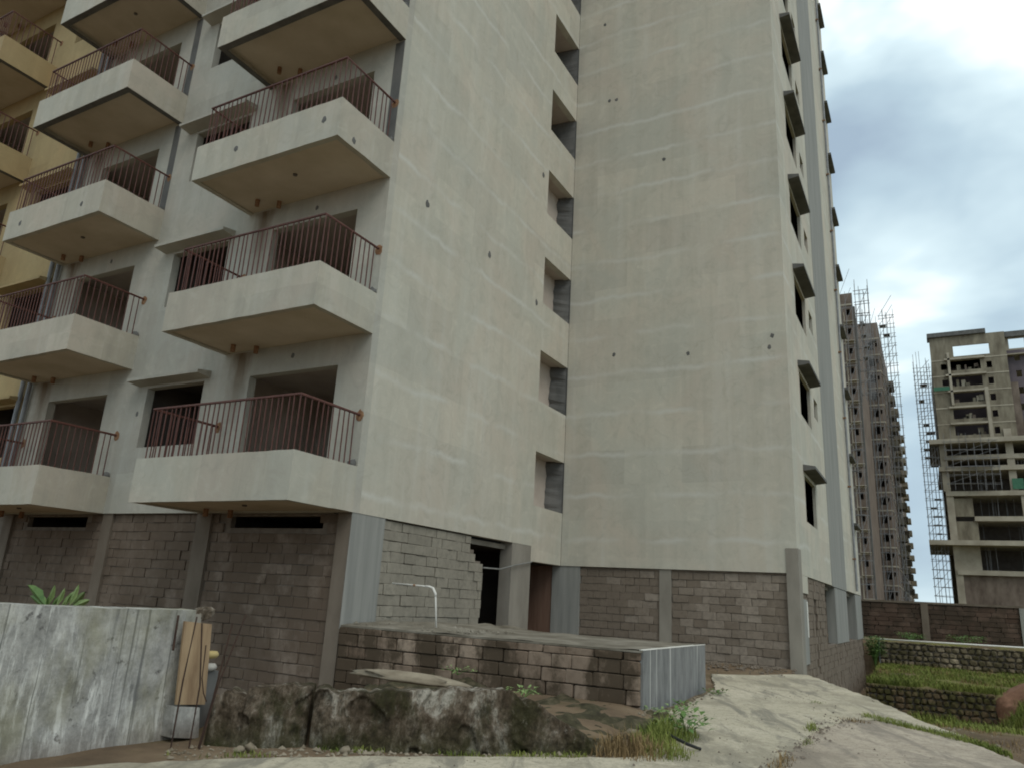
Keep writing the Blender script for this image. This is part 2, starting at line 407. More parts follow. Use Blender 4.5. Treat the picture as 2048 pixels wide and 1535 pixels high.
def lump(parent, name, c, r, mat, seed, flat=(1, 1, 1)):
    bm = bmesh.new(); bmesh.ops.create_icosphere(bm, subdivisions=2, radius=1)
    for v in bm.verts:
        n_ = noise.noise(v.co * 1.7 + Vector((seed, seed * .7, 0)))
        v.co = Vector([v.co[i] * r * flat[i] * (1 + .45 * n_) for i in range(3)])
    me = bpy.data.meshes.new(name); bm.to_mesh(me); bm.free(); me.materials.append(M[mat])
    return obj(name, me, parent, c)
# ------------------------------------------------------------------ ground
EDGE = [(14, -14), (12, -5), (10.27, .06), (9.83, 1.2), (9.24, 2.54), (8.43, 4.71), (7.93, 5.75), (6.91, 7.98), (6.6, 9.2)]
def xe(y):
    for (xa, ya), (xb, yb) in zip(EDGE, EDGE[1:]):
        if ya <= y <= yb: return xa + (xb - xa) * (y - ya) / (yb - ya)
    return EDGE[0][0] if y < -14 else 6.6
def sst(a, b, t):
    t = max(0, min(1, (t - a) / (b - a))); return t * t * (3 - 2 * t)
F0, F1 = Vector((3.30, -5.62, 0)), Vector((6.50, -3.00, 0))      # foot line of the rubble
FD = (F1 - F0).normalized(); FN = Vector((-FD.y, FD.x, 0))       # into the bank
def gz(x, y):
    base = -2.92 + .024 * max(0, min(y, 9.5))
    n_ = noise.noise(Vector((x * .9, y * .9, 0))) * .03 + noise.noise(Vector((x * 3.1, y * 3.1, 4))) * .012
    z = base + n_
    d = (Vector((x, y, 0)) - F0).dot(FN); s_ = (Vector((x, y, 0)) - F0).dot(FD)
    if d > 0 and y < .3 and x < 6.2 and y > -7:
        bank = -2.78 if x > 2.2 else -2.78 - .75 * sst(2.2, .8, x)
        z = z + (bank - z) * sst(.35, .8, d) * sst(6.2, 5.4, x)
    e_ = xe(y)
    if x > e_ - .05 and y > -14:
        drop = .10 + .85 * sst(2.0, 11.0, y)
        z = base - drop * sst(e_ - .05, e_ + .5, x) + n_
    if y > 8 and x > 6.5:
        low = -4.55
        if x > 10.8 and y <= 20.1: low = -4.55 + .95 * sst(10.8, 12.0, x)
        if y > 20.1: low = -3.58 + .25 * sst(21, 28, y)
        if y > 20.1 and x < 7.05: low = -4.3
        z = low + n_ if y > 11 else z + (low - z) * sst(8, 11, y)
    if y > 28.35: z = -2.28 + n_ + .05 * sst(28, 31, y)
    if y > 34: z = -2.2 + sst(34, 90, y) * 1.2
    return z
def axis_pts(lo, hi, f0, f1, fine):
    a = []; t = f0
    while t <= f1 + 1e-6: a.append(t); t += fine
    s_ = fine; t = f0
    left = []
    while t > lo: s_ *= 1.35; t -= s_; left.append(max(t, lo))
    s_ = fine; t = a[-1]; right = []
    while t < hi: s_ *= 1.35; t += s_; right.append(min(t, hi))
    return left[::-1] + a + right
xs = axis_pts(-500, 500, -1.0, 14.0, .16); ys = axis_pts(-300, 1200, -9.0, 33.0, .17)
mb = MB(); mb.v = [(x, y, gz(x, y)) for y in ys for x in xs]
nx = len(xs)
mb.f = [(j * nx + i, j * nx + i + 1, (j + 1) * nx + i + 1, (j + 1) * nx + i) for j in range(len(ys) - 1) for i in range(nx - 1)]
structure(mb.build('ground', 'ground_soil', smooth=True))

def slab(name, mat, poly, lift, seed, thick=.16):
    rnd = random.Random(seed); pts = []
    for (x0, y0), (x1, y1) in zip(poly, poly[1:] + poly[:1]):
        L = math.hypot(x1 - x0, y1 - y0); n_ = max(1, int(L / .14)) if L < 9 else 12
        for q in range(n_):
            t = q / n_
            pts.append((x0 + (x1 - x0) * t + rnd.uniform(-.03, .03), y0 + (y1 - y0) * t + rnd.uniform(-.03, .03)))
    bm = bmesh.new(); vs = [bm.verts.new((x, y, 0)) for x, y in pts]
    es = [bm.edges.new((a, b_)) for a, b_ in zip(vs, vs[1:] + vs[:1])]
    bmesh.ops.triangle_fill(bm, edges=es, use_beauty=True)
    for c in (0.0, 2.0, 4.0, 6.0, 8.0, -2, -4):
        bmesh.ops.bisect_plane(bm, geom=bm.verts[:] + bm.edges[:] + bm.faces[:], plane_co=(0, c, 0), plane_no=(0, 1, 0))
    for v in bm.verts: v.co.z = -2.92 + .024 * max(0, v.co.y) + lift
    be = [e_ for e_ in bm.edges if e_.is_boundary]
    r = bmesh.ops.extrude_edge_only(bm, edges=be)
    for v in r['geom']:
        if isinstance(v, bmesh.types.BMVert): v.co.z -= thick
    bmesh.ops.recalc_face_normals(bm, faces=bm.faces)
    me = bpy.data.meshes.new(name); bm.to_mesh(me); bm.free(); me.materials.append(M[mat])
    o = obj(name, me); return structure(o)
slab('concrete_ramp', 'ramp_concrete', [(3.1, -7.6), (3.50, -6.7), (4.02, -5.89), (4.70, -5.05), (5.72, -4.06), (6.28, -3.55), (6.72, -3.1), (6.75, -2.2), (6.50, -1.4), (6.2, -.45),
      (5.98, .3), (5.95, 2.4), (5.85, 3.7), (5.15, 6.2), (5.9, 6.75), (6.5, 7.7), (6.87, 7.95), (7.91, 5.75), (8.40, 4.71), (9.20, 2.54), (9.72, 1.45),
      (8.66, 2.2), (8.22, 1.7), (7.98, .2), (7.97, -1.14), (8.06, -2.65), (8.25, -5), (8.5, -14), (3.5, -14)], .045, 1)
slab('access_road', 'road_concrete', [(7.9, -2.65), (7.82, -1.1), (7.85, .17), (8.10, 1.72), (8.66, 2.12), (9.7, 1.26), (10.24, .06), (11.95, -5), (13.9, -14), (8.3, -14), (8.1, -5)], .035, 2)

# ------------------------------------------------------------------ the near apartment building
H = 3.575; NK = 8; TOP = 43.0; BAY = 7.65
bld = thing('apartment_building', 'unfinished grey cement-rendered apartment block with red-railed balconies beside the concrete ramp', 'building')
def Zk(k): return H * k
bays = [0, -BAY, -2 * BAY]
holes = []
for b_ in bays:
    for k in range(NK):
        z = Zk(k)
        holes.append((b_ - 3.38, b_ - .82, z + .42, z + 3.0))
        holes.append((b_ - 6.88, b_ - 4.86, z + 1.55, z + 3.02))
XO = -12.2
wa = panel(MB(), 'Y', 0, XO, 0, 0, TOP, [h for h in holes if h[1] <= 0 and h[0] > XO - .5], .2).build('front_wall', 'plaster_white', bld)
wo = panel(MB(), 'Y', 0, -25, XO, 0, TOP, [h for h in holes if h[1] < XO], .2).build('front_wall', 'ochre_paint', bld)
wo['label'] = 'ochre painted stretch of the balcony wall'
panel(MB(), 'X', 0, .2, 7.43, 0, TOP, [], .2).build('side_wall', 'plaster', bld)
# rooms behind the openings
for b_ in bays:
    for k in range(NK):
        z = Zk(k)
        if b_ == bays[2] and k < 2: continue
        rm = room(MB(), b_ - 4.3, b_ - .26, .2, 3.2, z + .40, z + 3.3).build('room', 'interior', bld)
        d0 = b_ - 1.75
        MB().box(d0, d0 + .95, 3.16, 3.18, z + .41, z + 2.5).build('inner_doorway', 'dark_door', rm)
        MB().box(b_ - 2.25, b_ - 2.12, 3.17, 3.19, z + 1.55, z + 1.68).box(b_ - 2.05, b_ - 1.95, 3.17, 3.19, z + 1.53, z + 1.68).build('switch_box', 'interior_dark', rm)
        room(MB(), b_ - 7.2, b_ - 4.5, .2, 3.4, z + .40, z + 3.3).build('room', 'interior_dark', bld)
# sunshades over the windows
for b_ in bays:
    for k in range(NK):
        z = Zk(k); mt_ = 'plaster_white' if b_ > -7 else 'ochre_paint'
        q = MB(); i0 = len(q.v)
        x0, x1 = b_ - 7.22, b_ - 4.68
        q.v += [(x0, -.36, z + 3.12), (x1, -.36, z + 3.12), (x1, 0, z + 3.08), (x0, 0, z + 3.08), (x0, -.36, z + 3.19), (x1, -.36, z + 3.19), (x1, 0, z + 3.25), (x0, 0, z + 3.25)]
        q.f += [(0, 3, 2, 1), (4, 5, 6, 7), (0, 1, 5, 4), (1, 2, 6, 5), (3, 0, 4, 7)]
        q.build('sunshade', mt_, bld)
# balconies
PF = -1.69; PT = .872; PW = .13; BW = 4.28
def balcony(b_, k):
    z = Zk(k); x0, x1 = b_ - BW, b_
    mt_ = 'ochre_paint' if b_ < -12 else 'parapet'
    up = .12 if k >= 3 else .035
    q = MB()
    # parapet ring: front + sides as one U, edges slightly uneven as cast
    zb, zt = z, z + PT
    o_ = [(x0, 0), (x0, PF), (x1, PF), (x1, 0)]
    n_ = [(x0 + PW, 0), (x0 + PW, PF + PW), (x1 - PW, PF + PW), (x1 - PW, 0)]
    secs = []
    for i in range(3):
        m_ = 26 if i == 1 else 10
        for t in range(m_ + (1 if i == 2 else 0)):
            f = t / m_; ox, oy = [o_[i][c] + (o_[i + 1][c] - o_[i][c]) * f for c in (0, 1)]; ix, iy = [n_[i][c] + (n_[i + 1][c] - n_[i][c]) * f for c in (0, 1)]
            w = Vector((ox * 1.7, oy * 1.7, k * 5 + b_)); dt = .012 * noise.noise(w) + .006 * noise.noise(w * 4.3); db = .010 * noise.noise(w + Vector((9, 0, 0))) + .005 * noise.noise(w * 5.1)
            en = 0 if (i == 0 and t == 0) or (i == 2 and t == m_) else 1
            secs.append([(ox, oy, zb + db * en), (ox, oy, zt + dt), (ix, iy, zt + dt), (ix, iy, zb + up), (ix, iy, zb + db * en)])
    for sec in secs: q.v += sec
    for i in range(len(secs) - 1):
        for j in range(5): q.f.append((i * 5 + j, (i + 1) * 5 + j, (i + 1) * 5 + (j + 1) % 5, i * 5 + (j + 1) % 5))
    bo = q.build('balcony', mt_, bld)
    MB().box(x0 + PW, x1 - PW, PF + PW, -.002, z + up, z + .40).build('soffit_slab', 'soffit', bo)
    if k >= 3:
        w = .17
        MB().box(x0 + .01, x1 - .01, PF + .01, PF + w, z - .006, z - .001).box(x0 + .01, x0 + w, PF + w, -.01, z - .006, z - .001).box(x1 - w, x1 - .01, PF + w, -.01, z - .006, z - .001).build('edge_beam', 'concrete_dark', bo)
    for px, py in ((-3.55, -.42), (-3.12, -.16)):
        MB().tube([(b_ + px, py, z + up), (b_ + px, py, z + up - .16)], .055, 8).build('drain_stub', 'rust', bo)
    if k % 2 == 0: MB().tube([(b_ - 1.9, -.9, z + up + .01), (b_ - 1.9, -.9, z + up - .03)], .05, 8).build('ceiling_box', 'interior_dark', bo)
    return bo
balc = {}
for bi, b_ in enumerate(bays):
    for k in range(NK):
        if bi == 2 and k < 2: continue
        balc[(bi, k)] = balcony(b_, k)
# railings
bar_len = 1.9 - PT
bar_me = MB().box(-.009, .009, -.009, .009, 0, bar_len).mesh('baluster', 'rail_paint')
def railing(bi, k, single):
    b_ = bays[bi]; z = Zk(k); X0, X1, Y0 = b_ - 4.13, b_ - .09, PF + .08
    zt = z + 1.9
    r = MB().tube([(X0, -.0, zt), (X0, Y0, zt), (X1, Y0, zt), (X1, 0, zt)], .027, 6).build('railing', 'rail_paint', bld)
    pts = []
    n_ = 29
    for i in range(n_ + 1): pts.append((X0 + (X1 - X0) * i / n_, Y0))
    for i in range(1, 11):
        y = Y0 - Y0 * i / 11
        pts += [(X0, y), (X1, y)]
    rnd = random.Random(bi * 10 + k)
    if single:
        for x_, y_ in pts:
            o = obj('baluster', bar_me, r, (x_ + rnd.uniform(-.008, .008), y_ + rnd.uniform(-.006, .006), z + PT - .01))
            o.rotation_euler = (rnd.uniform(-.012, .012), rnd.uniform(-.012, .012), 0)
    else:
        q = MB()
        for x_, y_ in pts: q.box(x_ - .009, x_ + .009, y_ - .009, y_ + .009, z + PT - .01, zt)
        stuff(q.build('balusters', 'rail_paint', r))
    for sx, xx in enumerate((X0, X1)):
        lump(r, 'rust_patch', (xx, -.004, zt - .02), .10, 'rust', bi * 7 + k * 3 + sx, (1, .08, 1.2))
    return r
for (bi, k) in balc:
    if k > 5: continue
    railing(bi, k, (bi == 0 and k <= 3) )
# mortar lumps where the rails were grouted, bare concrete strips, dark spots for shaded holes
for bi in (0, 1):
    for k in range(0, 5):
        lump(bld, 'mortar_lump', (bays[bi] - .10, -.05, Zk(k) + PT + .03), .10, 'concrete_dark', bi * 9 + k, (.9, .9, 1))
    for k in (2, 3, 4):
        z = Zk(k)
        MB().box(bays[bi] - .27, bays[bi] - .015, -.006, -.001, z + PT + .02, z + H - .03).build('bare_concrete_strip', 'concrete_dark', bld)
def dark_spot(parent, P, axis, r, seed):  # dark lumps paint the shade of putlog holes; parapet ones are stain spots
    fl = (1, .12, 1.25) if axis == 'Y' else (.12, 1, 1.25)
    return lump(parent, 'hole_shade_stain', P, r, 'concrete_dark', seed, fl)
for i, (px, py) in enumerate([(855, 408), (979, 510), (1087, 350), (1073, 605)]): dark_spot(bld, onX(px, py, 0), 'X', .075, i)
for i, (px, py) in enumerate([(1219, 202), (1233, 200), (1228, 709), (1376, 707), (1544, 671), (1539, 694), (1328, 319), (1210, 50)]): dark_spot(bld, onY(px, py, 9.35), 'Y', .055, i + 9)
for i, (px, py) in enumerate([(648, 240), (472, 298), (163, 408), (40, 447)]): dark_spot(bld, onY(px, py, PF), 'Y', .06, i + 20)
for i, (px, py) in enumerate([(708, 282)]): dark_spot(bld, onX(px, py, 0), 'X', .06, i + 25)
for i, (px, py) in enumerate([(634, 416), (586, 711), (672, 155), (274, 827), (223, 523), (341, 775)][:5]): dark_spot(bld, onY(px, py, 0), 'Y', .05, i + 30)
# stair-side strip with open shafts
zW0, zW1 = 1.11, 2.635
CB = -.40; XD = 6.56; YC = 9.35; zlo = -.40
for k in range(14):
    MB().box(-.22, -.012, 7.432, 9.352, zlo, zW0 + 3 * k).build('shaft_wall', 'plaster', bld); zlo = zW1 + 3 * k
MB().box(-25, .0, YC + .01, YC + .2, CB, TOP).build('cross_wall', 'concrete_dark', bld)
sh = MB()
for k in range(13):
    d_ = .52 if k < 4 else 1.5
    sh.quad((-d_, 7.2, zW0 - .5 + 3 * k), (-d_, 9.5, zW0 - .5 + 3 * k), (-d_, 9.5, zW1 + .5 + 3 * k), (-d_, 7.2, zW1 + .5 + 3 * k))
    sh.quad((-1.6, 7.2, zW0 - .02 + 3 * k), (-.2, 7.2, zW0 - .02 + 3 * k), (-.2, 9.4, zW0 - .02 + 3 * k), (-1.6, 9.4, zW0 - .02 + 3 * k))
    sh.quad((-1.6, 7.2, zW1 + .02 + 3 * k), (-.2, 7.2, zW1 + .02 + 3 * k), (-.2, 9.4, zW1 + .02 + 3 * k), (-1.6, 9.4, zW1 + .02 + 3 * k))
    sh.quad((-1.6, 7.25, zW0 - .5 + 3 * k), (-.2, 7.25, zW0 - .5 + 3 * k), (-.2, 7.25, zW1 + .5 + 3 * k), (-1.6, 7.25, zW1 + .5 + 3 * k))
sh.build('shaft_lining', 'interior', bld)
# rough unplastered jamb on the right of each shaft
rnd = random.Random(3)
for k in range(13):
    q = MB(); n_ = 14; z0, z1 = zW0 - .1 + 3 * k, zW1 + .1 + 3 * k
    front = []; back = []
    for i in range(n_ + 1):
        z = z0 + (z1 - z0) * i / n_
        w = .09 + .06 * noise.noise(Vector((k * 3.1, i * .45, 0))) + rnd.uniform(-.012, .012)
        front.append((-.02, 9.335 - .03 - .02 * rnd.random(), z)); back.append((-1.45 if k > 3 else -.515, 9.335 - w * 2.0, z))
    for i in range(n_): q.quad(front[i], front[i + 1], back[i + 1], back[i])
    q.build('rough_jamb', 'concrete_dark', bld)
# wall facing the ramp and the far side wall
panel(MB(), 'Y', YC, 0, XD, CB, TOP, [], .2).build('end_wall', 'plaster', bld)
dh = []
for k in range(13):
    z = 3.1 * k
    dh.append((11.42, 13.62, 1.12 + z, 2.42 + z))
    if k >= 1: dh.append((14.5, 15.4, 1.75 + z, 2.42 + z))
panel(MB(), 'X', XD, YC + .2, 27.6, CB, TOP, dh, .09).build('side_wall', 'plaster', bld)
for k in range(13):
    z = 3.1 * k
    room(MB(), XD - 3.6, XD - .088, 11.0, 20, .7 + z, 2.95 + z, '+X').build('room', 'unlit_room', bld)
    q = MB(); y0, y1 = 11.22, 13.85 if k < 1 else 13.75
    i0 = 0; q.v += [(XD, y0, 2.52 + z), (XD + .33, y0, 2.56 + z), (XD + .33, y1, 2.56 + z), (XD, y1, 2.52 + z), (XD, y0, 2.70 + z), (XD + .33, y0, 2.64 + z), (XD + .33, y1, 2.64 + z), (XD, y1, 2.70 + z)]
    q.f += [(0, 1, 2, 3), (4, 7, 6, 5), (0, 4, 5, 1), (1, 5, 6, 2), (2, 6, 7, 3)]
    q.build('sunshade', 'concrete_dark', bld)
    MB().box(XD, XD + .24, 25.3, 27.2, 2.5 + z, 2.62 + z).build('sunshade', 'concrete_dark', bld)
MB().box(XD + .001, XD + .008, 16.5, 21.2, CB - .02, TOP).build('cement_strip', 'concrete_blue', bld)
q = MB().tube([(XD + .09, 24.7, -.3), (XD + .09, 24.7, TOP)], .055, 8); q.build('downpipe', 'pvc_grey', bld)
for k in range(13): MB().box(XD + .001, XD + .14, 24.62, 24.78, 1.0 + 3.1 * k, 1.06 + 3.1 * k).build('pipe_clamp', 'rust', bld)
panel(MB(), 'Y', 27.45, -25, XD - .2, CB, TOP, [], .15).build('rear_wall', 'plaster', bld)
# slabs: ceiling of the open ground storey and the roof
MB().box(-25, -.22, 2.7, 27.3, -.18, -.06).build('floor_slab', 'concrete', bld)
MB().box(-25, -.56, .125, 2.69, -.038, -.003).build('floor_slab', 'concrete_brown', bld)
MB().box(-.22, XD - .22, YC + .22, 27.3, -.55, -.42).build('floor_slab', 'concrete', bld)
MB().box(-25, -.01, .02, 27.5, TOP, TOP + .25).build('roof_slab', 'plaster', bld)
MB().box(-.01, XD - .01, YC + .02, 27.5, TOP, TOP + .25).build('roof_slab', 'plaster', bld)
# pair of waste pipes down the ochre wall
for x_ in (-11.98, -12.34):
    MB().tube([(x_, -.09, .05), (x_, -.09, TOP)], .06, 8).build('waste_pipe', 'pvc_grey', bld)
# ---- ground storey
def col(x0, x1, y0, y1, z0, z1, mat='concrete'):
    return MB().box(x0, x1, y0, y1, z0, z1).build('column', mat, bld)
col(-.36, -.022, .03, .55, -3.6, -.002, 'concrete_brown')
MB().box(-.55, -.010, .56, 1.03, -2.2, -.002).build('column', 'concrete_blue', bld)
MB().box(-.021, -.009, .02, .56, -2.1, -.003).build('column_render', 'concrete_blue', bld)
col(-4.36, -3.9, .03, .5, -3.6, -.004, 'concrete_brown'); col(-7.66, -7.30, .03, .5, -3.6, -.004, 'concrete_brown'); col(-11.9, -11.5, .03, .5, -3.6, -.004, 'concrete_brown')
col(-.36, -.006, 6.36, 7.43, -2.9, -.003)
col(-.28, .60, YC + .03, YC + .5, -2.9, CB - .002, 'concrete_blue')
col(2.96, 3.29, YC + .04, YC + .5, -2.9, CB - .002)
col(6.285, 6.585, YC - .022, YC + .5, -3.2, .215)
MB().box(-4.0, -.29, YC + .06, YC + .12, -2.9, -.41).build('board_screen', 'brown_board', bld)
MB().box(-3, XD - .4, YC + .7, YC + .8, -2.9, -.55).build('cross_wall', 'interior_dark', bld)
room(MB(), -20, -.26, 1.2, 7.42, -2.9, -.2, '+X').build('ground_room', 'unlit_room', bld)
for x0_, x1_ in ((-3.6, -.6), (-11.2, -8.0)): room(MB(), x0_, x1_, .236, 2.5, -.9, -.045).build('ground_room', 'unlit_room', bld)
# block infill panels
blocks = []      # (centre, size, axis, material)
def fill_blocks(axis, plane, u0, u1, v0, v1, mat, bl=.40, bh=.20, gap=.014, skip=None, seed=0, depth=.10, right_edge=None):
    rnd = random.Random(seed); j = 0; v = v0
    while v < v1 - .03:
        h = min(bh, v1 - v); off = (j % 2) * bl * .5 + rnd.uniform(-.05, .05)
        u = u0 - off
        while u < u1 - .02:
            w = bl * rnd.uniform(.9, 1.1)
            a, c = max(u, u0), min(u + w, right_edge(v + h / 2) if right_edge else u1)
            u += w
            if c - a < .05: continue
            cu, cv = (a + c) / 2, v + h / 2
            if skip and any(s_[0] < cu < s_[1] and s_[2] < cv < s_[3] for s_ in skip): continue
            pr = rnd.uniform(-.014, .016); gp = rnd.choice((.003, .008, .013, .018))
            ctr = (cu, plane + depth / 2 + pr, cv) if axis == 'Y' else (plane - depth / 2 - pr, cu, cv)
            blocks.append((ctr, (c - a - gp, depth, h - rnd.choice((.003, .008, .013, .018))), axis, mat, (rnd.uniform(-.016, .016), rnd.uniform(-.008, .008))))
        v += bh; j += 1
def stepped(z): return 4.37 if z > -.33 else (4.66 if z > -.58 else 5.02)
ventA, ventB = (-3.38, -.8, -.30, -.06), (-10.9, -8.4, -.32, -.06)
def backing(axis, plane, u0, u1, v0, v1, hs=()):
    panel(MB(), axis, plane, u0, u1, v0, v1, list(hs), .12).build('mortar_bed', 'mortar', bld)
fill_blocks('Y', .09, -3.9, -.36, -3.6, -.02, 'block_shaded', skip=[(-3.55, -.7, -.34, 0)], seed=1); backing('Y', .12, -3.9, -.36, -3.6, -.02, [ventA])
fill_blocks('Y', .09, -7.30, -4.36, -3.6, -.02, 'block_shaded', seed=2); backing('Y', .12, -7.30, -4.36, -3.6, -.02)
fill_blocks('Y', .09, -11.5, -7.66, -3.6, -.02, 'block_shaded', skip=[(-11.0, -8.3, -.34, 0)], seed=3); backing('Y', .12, -11.5, -7.66, -3.6, -.02, [ventB])
MB().box(-25, -11.9, .1, .2, -3.6, -.01).build('mortar_bed', 'mortar', bld)
fill_blocks('X', -.055, 1.03, 4.95, -2.1, -.03, 'block_b', right_edge=stepped, seed=4, bl=.42, bh=.21)
q = MB(); q.box(-.25, -.09, 1.03, 4.3, -2.2, -.02).box(-.25, -.09, 4.3, 4.6, -2.2, -.33).box(-.25, -.09, 4.6, 4.93, -2.2, -.58); q.build('mortar_bed', 'mortar', bld)
fill_blocks('Y', YC + .075, .60, 2.96, -2.86, CB - .012, 'block', seed=5); backing('Y', YC + .105, .60, 2.96, -2.86, CB - .012)
fill_blocks('Y', YC + .075, 3.29, 6.285, -2.86, CB - .012, 'block', seed=6); backing('Y', YC + .105, 3.29, 6.285, -2.86, CB - .012)
# side wall towards the lower field
def dskip(): return [(12.35, 12.75, -2.9, -.85), (14.8, 17.2, -2.25, -.45), (21.3, 24.6, -2.25, -.45)]
fill_blocks('X', XD - .03, YC + .55, 14.8, -4.75, CB - .01, 'block', seed=7, skip=dskip()); backing('X', XD - .06, YC + .55, 14.8, -4.75, CB - .01, [(12.35, 12.75, -2.9, -.85)])
fill_blocks('X', XD - .03, 14.8, 27.5, -4.75, -2.25, 'block', seed=8); backing('X', XD - .06, 14.8, 27.5, -4.75, -2.25)
MB().box(XD - .3, XD - .012, 17.3, 21.2, -2.25, CB - .03).build('column', 'concrete_blue', bld)
MB().box(XD - .45, XD - .008, 24.7, 27.58, -2.25, CB - .03).build('column', 'concrete_blue', bld)
MB().box(XD - .025, XD - .004, 9.9, 11.0, -.85, CB - .003).build('render_patch', 'plaster', bld)
MB().box(XD - .020, XD - .008, 10.05, 10.75, -2.6, -1.0).build('render_patch', 'concrete_blue', bld)
MB().box(XD - .010, XD - .004, 10.62, 10.80, -1.95, -1.05).build('paint_mark', 'pvc_white', bld)
MB().box(.1, XD - .25, YC + .6, 27.4, -2.85, -2.75).build('floor_slab', 'concrete', bld)
# individual blocks: the 300 that show largest, the rest as one mesh
def shown(b_):
    x_, y_, w = proj(b_[0])
    if w < 1 or not (-20 < x_ < 2068 and -20 < y_ < 1555): return 0
    s_ = b_[1][0] * b_[1][2] / (w * w)
    n_ = Vector((0, -1, 0)) if b_[2] == 'Y' else Vector((1, 0, 0))
    v = (CAM - Vector(b_[0])).normalized()
    return s_ * max(.02, v.dot(n_))
blocks.sort(key=shown, reverse=True)
bmeshes = {mt_: [bevel_block_mesh('block', mt_, i, .05) for i in range(5)] for mt_ in ('block', 'block_b', 'block_shaded')}
bw = {}
for mt_ in ('block', 'block_b', 'block_shaded'):
    bw[mt_] = bpy.data.objects.new('block_wall', None); COL.objects.link(bw[mt_]); bw[mt_].parent = bld
for i, (c, s_, ax, mt_, rt_) in enumerate(blocks[:300]):
    o = obj('block', bmeshes[mt_][i % 5], bw[mt_], c); o.scale = s_
    o.rotation_euler = (0, 0, (R(90) if ax == 'X' else 0) + rt_[0])
rest = {}
for i, (c, s_, ax, mt_, rt_) in enumerate(blocks[300:]):
    q = rest.setdefault(mt_, MB())
    a, b2 = (s_[0], s_[1]) if ax == 'Y' else (s_[1], s_[0])
    q.box(c[0] - a / 2, c[0] + a / 2, c[1] - b2 / 2, c[1] + b2 / 2, c[2] - s_[2] / 2, c[2] + s_[2] / 2)
for mt_, q in rest.items(): stuff(q.build('block_infill', mt_, bw[mt_]))

# cable slung across the open bay
pts = []
ca = [onX(966, 1134, .06), onX(1000, 1137, .06), onX(1030, 1129, .06), onX(1058, 1124, .06), onX(1064, 1122, .03)]
tag(MB().tube(ca, .018, 6).build('cable', 'cable'), 'thin grey cable sagging across the dark bay beside the concrete column', 'cable')

# ------------------------------------------------------------------ raised platform (low block retaining wall)
pl = thing('raised_platform', 'low mossy block retaining wall with a grey cement end, holding a platform beside the building', 'retaining wall')
PX = 5.735; PTZ = -2.03
MB().box(.02, PX - .06, .09, 3.44, -3.2, PTZ - .03).build('core', 'mortar', pl)
q = MB(); n_ = 40
tv = []
for j in range(9):
    for i in range(n_ + 1):
        x_ = .02 + (PX - .015 - .02) * i / n_; y_ = .015 + (3.465 - .015) * j / 8
        up_ = .035 * max(0, noise.noise(Vector((x_ * 1.5, y_ * 1.5, 2)))) + (.10 * sst(2.8, 1.2, x_) * (0.35 + max(0, noise.noise(Vector((x_ * 3, y_ * 3, 7)))))) * sst(0, .25, y_)
        tv.append((x_, y_, PTZ + up_))
q.v = tv; q.f = [(j * (n_ + 1) + i, j * (n_ + 1) + i + 1, (j + 1) * (n_ + 1) + i + 1, (j + 1) * (n_ + 1) + i) for j in range(8) for i in range(n_)]
i0 = len(q.v)
q.box(.02, PX - .012, .012, 3.468, PTZ - .03, PTZ - .001)
q.build('top_slab', 'dirty_concrete', pl, smooth=False)
q = MB(); n_ = 12
q.box(PX - .05, PX, .03, 3.475, -3.2, PTZ + .004); q.build('cement_end', 'cast_cement', pl)
MB().box(PX - .055, PX + .004, .02, 3.48, PTZ + .004, PTZ + .016).build('pale_edge', 'pvc_white', pl)
mm = [bevel_block_mesh('block', 'block_mossy', 20 + i, .07) for i in range(6)]
rnd = random.Random(11); v = -3.2; j = 0
while v < PTZ - .06:
    h = .205; top = min(v + h, PTZ - .032); u = .02 - (j % 2) * .2
    while u < PX - .05:
        w = .42 * rnd.uniform(.8, 1.15); a, c = max(u, .02), min(u + w, PX - .03); u += w
        if c - a < .07: continue
        o = obj('block', rnd.choice(mm), pl, ((a + c) / 2, .05 + rnd.uniform(-.018, .014), (v + top) / 2))
        o.scale = (c - a - .012, .12, top - v - .012); o.rotation_euler = (rnd.uniform(-.01, .01), rnd.uniform(-.012, .012), rnd.uniform(-.012, .012))
    v += h; j += 1
# white pipe standing on the platform
pb = Vector((1.50, .91, PTZ)); p1 = onY(871, 1186, .91); p2 = onY(866, 1175, .91); p3 = onY(858, 1172, .91); p4 = onY(785, 1165, .91)
wp = thing('standpipe', 'white plastic pipe rising from the platform and bent over to one side', 'pipe')
MB().tube([pb, p1, p2, p3, p4], .017, 8).build('pipe', 'pvc_white', wp, True)
MB().tube([p1 - Vector((0, 0, .05)), p1, p2, p3, p3 + (p4 - p3) * .08], .024, 8).build('elbow', 'pvc_white', wp, True)
MB().tube([p3 + (p4 - p3) * .36, p3 + (p4 - p3) * .42], .022, 8).build('coupling', 'rust', wp)

